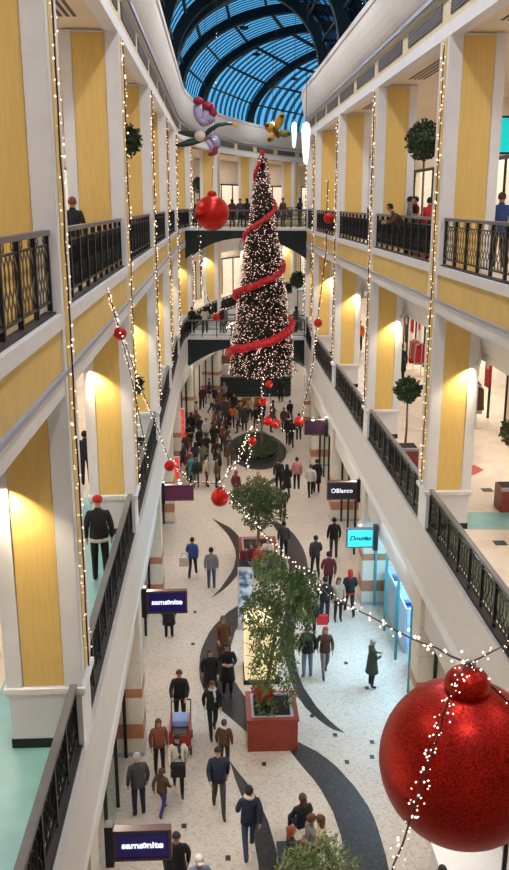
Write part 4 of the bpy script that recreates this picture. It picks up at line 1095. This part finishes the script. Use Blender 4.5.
# ------------------------------------------------------------------ kiosks and stall
t = thing('lit_kiosk', 'glowing cream display kiosk with dark script behind the ficus', 'kiosk', (1.2, 22.6, 0))
build('cabinet', MB().box(.68, 1.62, 22.2, 23.2, .12, 1.95), mat('glowing_cream_panel', (.9,.75,.45), .5, emit=.65, ecol=(1,.78,.42)), t, bevel=.02)
build('plinth', MB().box(.64, 1.66, 22.16, 23.24, 0, .12), M_black, t)
b = MB()
for i in range(4):
    for j in range(2):
        x = .80+i*.2; z = 1.0+j*.42; b.tube([(x,22.19,z),(x+.08,22.185,z+.22),(x+.02,22.185,z+.30),(x+.14,22.185,z+.05),(x+.18,22.19,z+.24)], .016, 5)
build('script_ornament', b, mat('dark_script', (.08,.05,.02), .6), t)
t = thing('poster_stand', 'tall stand with a blue and white poster left of the ficus', 'poster', (.80, 25.6, 0))
build('frame', MB().box(.56, 1.06, 25.5, 25.62, .0, 2.15), M_metal, t)
build('poster', MB().box(.60, 1.02, 25.485, 25.5, .25, 2.10), mat('blue_white_poster', (.55,.65,.75), .4, col2=(.04,.07,.18), scale=3, fac=(.45,.6)), t)
# red flowers at the ficus foot
t = thing('poinsettia', 'red flowering plant at the foot of the tall ficus', 'plant', (1.05, 19.75, .88))
b = MB(); blob_leaves(b, (1.05,19.75,1.25), (.28,.25,.22), 260, .14, .05, 0, .2); build('flower_head', b, mat('red_bract', (.50,.03,.02), .5), t)
b = MB(); b.tube([(1.05,19.75,.88),(1.05,19.75,1.2)], .02, 5); blob_leaves(b, (1.05,19.75,1.1), (.22,.22,.16), 90, .12, .04, .3); build('stem', b, M_leafA, t)
# dark stall under the tree
a = on_y(216, 392, 60.5); c = on_y(291, 376, 60.5)
t = thing('market_stall', 'long dark green stall with horizontal boards standing beyond the tree', 'stall', ((a.x+c.x)/2, 60.8, 0))
M_stall = mat('dark_green_boards', (.012,.022,.022), .5)
b = MB()
for i in range(5): b.box(a.x, c.x, 60.4, 60.5, .12+i*.26, .12+i*.26+.20)
build('front_boards', b, M_stall, t)
build('body', MB().box(a.x+.02, c.x-.02, 60.5, 62.2, 0, 1.4), M_black, t)
build('counter_top', MB().box(a.x-.08, c.x+.08, 60.3, 62.3, 1.42, 1.50), mat('counter_grey', (.08,.09,.09), .4), t)
for x in (a.x+.05, c.x-.15): build('post', MB().box(x, x+.10, 62.1, 62.2, 1.5, 2.7), M_stall, t)
build('back_sign', MB().box(a.x+.05, c.x-.05, 62.2, 62.28, 2.1, 2.7), mat('brown_board', (.16,.06,.03), .6), t)
b = MB(); b.box(a.x+.35, a.x+1.05, 60.36, 60.40, 1.55, 2.2)
t2 = tag(build('notice_board', MB().box(a.x+.35, a.x+.95, 61.2, 61.26, 1.50, 2.2), mat('pale_board', (.5,.5,.5), .5), base=(a.x+.65,61.2,1.5)), 'small pale notice board on the dark stall counter', 'sign')
for i, x in enumerate((233, 246, 259)):
    q = on_z(x, 412, 0)
    t = thing('flower_tub', 'tub of orange flowers in the crowd, %s' % ['left one','middle one below the tree','right one below the tree'][i], 'plant', (q.x,q.y,0), 'orange flower tubs')
    b = MB(); b.lathe([(.28,0),(.38,.5),(.36,.5),(.2,.45)], (q.x,q.y,0), 14); build('tub', b, M_redbox, t)
    b = MB(); blob_leaves(b, (q.x,q.y,.72), (.34,.3,.26), 200, .18, .07, 0, .2); build('flower_head', b, mat('orange_flowers', (.34,.10,.03), .6, col2=(.5,.22,.05), scale=9), t)
# white counter under the bauble
t = thing('sales_counter', 'white counter with a turquoise edge under the huge bauble', 'counter', (4.8, 14.0, 0))
build('body', MB().box(4.22, 5.5, 13.5, 14.6, 0, .92), M_white, t, bevel=.01)
build('counter_top', MB().box(4.18, 5.54, 13.45, 14.65, .92, .97), M_white, t)
build('turquoise_edge', MB().box(4.18, 5.54, 14.62, 14.76, .86, 1.00), mat('turquoise_edge', (.03,.35,.38), .4), t)
person(HP(443,863,1.62), 1.62, D(180), 'stand', 'black', 'black', 'black', 'short', 'dark-haired person at the white counter below the huge bauble')

# ------------------------------------------------------------------ shops
def shop_lamp(side, s0, s1, z, o0, o1, m=M_lamp, nm='shop_ceiling_light'):
    return MB().pbox(s0, s1, side*o0, side*o1, z-.04, z)
SH = {}
for side, nm in ((-1, 'left'), (1, 'right')):
    ps = wall_piers(side)
    lr = sroot('trim_1' if side < 0 else 'trim_2')
    for i in range(len(ps)-1):
        a, c = ps[i]+PW, ps[i+1]
        if c < 8 or c > 90: continue
        mid = (a+c)/2
        for z0, top in ((0, 4.30), (Z2, Z2+3.0), (Z3-.14, Z3+2.86)):
            # lamp panel in each shop
            zz = 4.30 if z0 == 0 else (10.32 if z0 == Z2 else 16.78)
            o0, o1 = (6.2, 6.9) if z0 == 0 else (9.4, 10.0)
            cool = (side > 0 and z0 == 0 and 18 < mid < 28)
            build('light_panel', MB().pbox(a+1.2, c-1.2, side*o0, side*(o1+(.9 if z0 else 0)), zz-.05, zz-.005), M_lampc if cool else M_lamp, lr)
            # frame + glass
            fo = (HW+.45) if z0 == 0 else 8.2
            b = MB()
            tp = 3.35 if z0 == 0 else z0+3.0
            b.pbox(a, c, side*(fo-.05), side*(fo+.05), tp-.12, tp)
            n = 4
            for q in range(n+1):
                s = a+.04+(c-a-.08)*q/n; b.pbox(s-.025, s+.025, side*(fo-.04), side*(fo+.04), z0, tp-.12)
            fm = build('shopfront_frame', b, (mat('teal_frame', (.04,.25,.27), .4) if cool else M_iron), lr)
            b = MB()
            for q in range(n):
                if q == 1: continue
                s = a+.04+(c-a-.08)*q/n; b.pbox(s+.035, s+(c-a-.08)/n-.035, side*(fo-.006), side*(fo+.006), z0+.02, tp-.12)
            build('glass_pane', b, M_glass, fm)
            if z0 == 0:
                build('shopfront_header', MB().pbox(a, c, side*(HW+.12), side*(fo+.05), 3.35, 4.30), M_grey, lr)
# display shelving in shops
def shelf(p, w, cols, label, ang=0, rows=4, h=1.9, back=M_shop):
    t = thing('display_shelf', label, 'shelf', p); t.rotation_euler = (0,0,ang)
    OFFS[t.name] = Vector((0,0,0))
    b = MB(); b.box(-w/2, w/2, .18, .22, 0, h); b.box(-w/2, -w/2+.04, -.2, .2, 0, h); b.box(w/2-.04, w/2, -.2, .2, 0, h); build('frame', b, back, t)
    for r in range(rows):
        z = .12+r*(h-.2)/rows; bd = build('shelf_board', MB().box(-w/2+.04, w/2-.04, -.2, .18, z, z+.03), back, t)
        x = -w/2+.10
        while x < w/2-.18:
            ww = R.uniform(.08,.2); hh = R.uniform(.14,(h-.2)/rows-.08); build('goods', MB().box(x, x+ww, -.12, .10, z+.03, z+.03+hh), cm(R.choice(cols)), bd); x += ww+R.uniform(.02,.06)
    return t
def rack(p, cols, label, ang=0, w=1.5):
    t = thing('clothes_rack', label, 'clothes rack', p); t.rotation_euler = (0,0,ang); OFFS[t.name] = Vector((0,0,0))
    b = MB(); b.tube([(-w/2,0,0),(-w/2,0,1.5),(w/2,0,1.5),(w/2,0,0)], .018, 6); b.box(-w/2-.02,-w/2+.02,-.25,.25,0,.03); b.box(w/2-.02,w/2+.02,-.25,.25,0,.03); build('rack_frame', b, M_metal, t)
    n = int(w/.13)
    for i in range(n):
        x = -w/2+.1+i*.13; L = R.uniform(.7,1.1)
        g = MB(); g.add([(x-.02,-.22,1.36),(x+.02,-.22,1.36),(x+.03,0,1.46),(x-.03,0,1.46),(x-.02,.22,1.36),(x+.02,.22,1.36),(x-.04,-.26,1.46-L),(x+.04,-.26,1.46-L),(x-.04,.26,1.46-L),(x+.04,.26,1.46-L)],
              [(0,1,2,3),(3,2,5,4),(0,6,7,1),(4,5,9,8),(6,8,9,7),(0,3,4,8,6),(1,7,9,5,2)])
        build('garment', g, cm(R.choice(cols)), t)
    return t
xm = ('red','white','red','maroon','cream','black')
k = 0
for (x, y, z, cols, ang, lb) in [(8.3,41.5,Z2,xm,70,'clothes rack with red and white garments beyond the dark figure, right middle gallery'),
                               (9.0,38.2,Z2,('red','white','pink'),90,'clothes rack of red and pink garments right of the dark figure'),
                               (8.6,31.4,Z2,xm,90,'clothes rack with red and white garments on the middle gallery near the frame edge'),
                               (8.9,29.0,Z2,('red','brown','white'),80,'clothes rack with brown and red garments, nearest the camera')]:
    rack((x, y, z), cols, lb, D(ang))
for n_, (y, z0, z1, c_) in enumerate([(29.6,7.1,8.8,'red'),(31.0,7.3,8.7,'white'),(32.3,7.0,8.8,'red'),(38.5,7.2,8.8,'red'),(40.2,7.0,8.6,'white'),(41.8,7.3,8.8,'red'),(43.0,6.6,8.8,'black')]):
    t = thing('window_banner', '%s banner in the middle gallery window, %s' % (c_, ['beside the frame edge','between two red ones','third from the camera','right of the dark figure','above the pink garments','behind the dark figure','dark strip at the far end'][n_]), 'banner', (9.5, y, z0))
    build('cloth_panel', MB().box(9.50, 9.53, y-.32, y+.32, z0, z1), cm(c_), t); build('hanging_rod', MB().tube([(9.51,y-.36,z1),(9.51,y+.36,z1)], .018, 6), M_metal, t)
    build('ornament_disc', MB().ell((9.49,y,(z0+z1)/2), (.02,.2,.2), 12, 8), cm('white' if c_ != 'white' else 'red'), t)
for (o, s, z, cols, ang, lb) in [(10.6,22,Z2,xm,-90,'white shelf of red and white goods, right middle shop near the camera'),(10.6,30,Z2,xm,-90,'white shelf of red goods in the bright shop behind the dark figure'),
                            (10.6,38,Z2,xm,-90,'white shelf of red goods in the farther right middle shop'),
                            (10.6,22,Z3-.14,('darkgrey','blue','white'),-90,'shelf of dark goods in the top right shop near the camera'),(10.6,31,Z3-.14,('white','pink','darkgrey'),-90,'shelf of pale goods in the top right shop farther along'),
                            (-10.6,23,Z3-.14,('darkgrey','lightdenim','white'),90,'shelf of grey goods in the top left shop'),(-10.6,30,Z2,('darkgrey','lightdenim','black'),90,'shelf of dark goods in the middle left shop')]:
    shelf(P(s,o,z), 3.4, cols, lb, D(ang), h=2.3)
blu = ('lightdenim','white','blue','pink','teal','purple')
for i, (x, y) in enumerate(((5.85,24.4),(5.85,22.5),(6.9,25.6),(7.8,23.6),(5.85,26.1))):
    shelf((x,y,0), 1.3 if i < 2 else 1.5, blu, 'low white perfume shelf in the turquoise-lit shop, ' + ['by the middle of its window','by the near end of its window','behind the window shelves','at the back of the shop','by the far end of its window'][i], D((90,90,0,0,90)[i]), rows=4, h=1.5, back=mat('pale_blue_shelf', (.42,.58,.80), .4))
warm = ('red','orange','rust','beige','red','pink')
for i, (x, y) in enumerate(((-2.75,17.4),(-2.75,15.4),(-2.75,33),(-2.75,40.5))):
    shelf((x-.30,y,0), 1.6, warm, 'shelf of red goods behind the left ground-floor window, ' + ['next to the grey-haired person','nearest the camera','beyond the maroon sign','farthest along'][i], D(-90), rows=4, h=1.9)
# red posters on the far left ground floor and by the far piers
for i, (x0,y0,x1,y1,Y) in enumerate(((178,372,183,408,48.0),(174,418,178,440,41.5))):
    a_ = on_y(x0,y1,Y); c_ = on_y(x1,y0,Y)
    t = thing('light_box_poster', ['tall red and white light box at the far left','smaller red and white light box left of the crowd'][i], 'poster', ((a_.x+c_.x)/2, Y, max(0,a_.z)-0))
    zb = 0; build('frame', MB().box(a_.x-.04, c_.x+.04, Y, Y+.14, 0, c_.z+.05), M_white, t)
    build('red_face', MB().box(a_.x, c_.x, Y-.012, Y, a_.z, c_.z), mat('red_poster', (.55,.03,.03), .4, emit=.7, ecol=(.8,.05,.04), col2=(.7,.5,.45), scale=3, fac=(.5,.7)), t)
    t.location.z = 0
# lit shop on the right far ground floor beneath small sign
a_ = on_y(300,500,39.0)
# screen on top right gallery
t = thing('advert_screen', 'bright turquoise screen hanging on the right top gallery', 'screen', (7.45, 21.4, 13.9))
q0 = on_y(495,152,21.4); q1 = on_y(511,118,21.4)
t.location = ((q0.x+q1.x)/2, 21.4, q0.z)
OFFS[t.name] = Vector(t.location)
build('housing', MB().box(q0.x-.04, q1.x+.4, 21.4, 21.52, q0.z-.05, q1.z+.05), M_black, t)
build('display', MB().box(q0.x, q1.x+.36, 21.38, 21.4, q0.z, q1.z), M_screen, t)
build('hanger', MB().tube([(q0.x+.3,21.46,q1.z),(q0.x+.3,21.46,16.78)], .02, 6), M_metal, t)

# ------------------------------------------------------------------ lights
LS = dict(gal3=85, gal2=120, spot=330, vault_fill=330, g=100)
def area(loc, rot, sx, sy, p, col, nm='lamp'):
    l = bpy.data.lights.new(nm, 'AREA'); l.shape = 'RECTANGLE'; l.size = sx; l.size_y = sy; l.energy = p; l.color = col
    o = bpy.data.objects.new(nm, l); C.objects.link(o); o.location = loc; o.rotation_euler = rot; return o
WARM = (1, .86, .70); NEUT = (1, .92, .84)
for side, nm in ((-1, 'left'), (1, 'right')):
    ps = wall_piers(side)
    for i in range(len(ps)-1):
        a, c = ps[i]+PW, ps[i+1]; mid = (a+c)/2
        if c > 85: continue
        hd = -math.atan2(pdir(mid).x, pdir(mid).y)
        area(P(mid, side*5.9, 16.70), (0,0,hd), .8, 3.0, LS['gal3'], (1,.95,.92), 'gallery_ceiling_lamp')
        area(P(mid, side*6.4, 10.26), (0,0,hd), .8, 3.0, LS['gal2'], NEUT, 'gallery_ceiling_lamp')
        area(P(mid, side*(HW+.65), 3.30 if False else 4.22), (0,0,hd), .3, 4.0, LS['g']*.4, NEUT, 'shopfront_lamp') if False else None
    for i, s in enumerate(ps):
        if s > 80: continue
        # wall-washer on the inner edge of each middle-gallery pier
        loc = P(s-.15, side*(HW+.93), 9.90)
        tgt = P(s+.03, side*(HW+.36), 8.7)
        l = bpy.data.lights.new('pier_spotlight', 'SPOT'); l.energy = LS['spot']; l.spot_size = D(74); l.spot_blend = .9; l.color = (1,.80,.52); l.shadow_soft_size = .04
        o = bpy.data.objects.new('pier_spotlight', l); C.objects.link(o); o.location = loc; o.rotation_euler = (tgt-loc).to_track_quat('-Z','Y').to_euler()
        if s > 8:
            u_ = (tgt-loc).normalized(); b = MB(); b.tube([loc-u_*.16, loc-u_*.02], [.045,.065], 10); b.tube([loc-u_*.12, loc-u_*.12+Vector((0,0,.25))], .014, 5)
            tag(build('spotlight', b, M_metal, base=tuple(loc)), 'small round spotlight at the %s middle gallery pier %s' % (nm, (ordn+['tenth from the camera','eleventh from the camera','twelfth from the camera'])[max(0,i-1)]), 'lamp', 'spotlights washing the yellow piers')
for i, y in enumerate((1.9, 8.4, 14.9, 21.4, 27.9, 34.0, 40.3, 47.5, 55.5, 66.5)):  # fill lamps with housings, added under the vault to light the atrium evenly
    p = P(y, 0, 21.9)
    area(p-Vector((0,0,.02)), (0,0,0), .8, .8, LS['vault_fill'], (1,.94,.90), 'vault_fill_light')
    t = thing('vault_fill_light', 'added fill-light housing under the glass vault, rib ' + (ordn+['tenth from the camera'])[i], 'lamp', p, 'added fill lights along the crown of the vault')
    build('housing', MB().box(p.x-.22, p.x+.22, p.y-.22, p.y+.22, p.z, p.z+.10), M_rib, t)
    build('stem', MB().tube([p+Vector((0,0,.12)), p+Vector((0,0,.45))], .03, 6), M_rib, t)
area((6.8, 23.4, 4.1), (0,0,0), 2.0, 5.0, 260, (.45,.75,1), 'perfume_shop_lamp')
struct(build('perfume_lamp_panel', MB().box(5.8, 7.8, 20.9, 25.9, 4.12, 4.2), M_lampc))  # glowing ceiling panel that goes with the perfume shop lamp
# unseen fill lamps added under the lower balcony to brighten the mall floor
for side in (-1, 1):
    for s in (14.5, 22.8, 31, 39, 50, 60, 70):
        cool = side > 0 and 18 < s < 28
        area(P(s, side*(HW+.09), 4.16), (0, side*D(76), -math.atan2(pdir(s).x, pdir(s).y)), .25, 3.5, LS['g']*(2.2 if cool else 1.5), (.45,.78,1) if cool else WARM, 'balcony_edge_fill')

w = bpy.data.worlds.new('dusk'); sc.world = w; w.use_nodes = True
nt = w.node_tree; bg = nt.nodes['Background']
tc = nt.nodes.new('ShaderNodeTexCoord'); sp = nt.nodes.new('ShaderNodeSeparateXYZ'); cr = nt.nodes.new('ShaderNodeValToRGB')
nt.links.new(tc.outputs['Generated'], sp.inputs[0]); nt.links.new(sp.outputs['Z'], cr.inputs['Fac']); nt.links.new(cr.outputs[0], bg.inputs['Color'])
cr.color_ramp.elements[0].color = (.12,.48,.78,1); cr.color_ramp.elements[1].color = (.03,.18,.40,1); cr.color_ramp.elements[1].position = .7
bg.inputs['Strength'].default_value = 1.25

sc.view_settings.view_transform = 'Standard'; sc.view_settings.look = 'None'; sc.view_settings.gamma = 1; sc.view_settings.exposure = -0.10
try: sc.view_settings.use_curve_mapping = False
except Exception: pass
sc.cycles.use_denoising = True
sc.cycles.max_bounces = 8; sc.cycles.transparent_max_bounces = 16
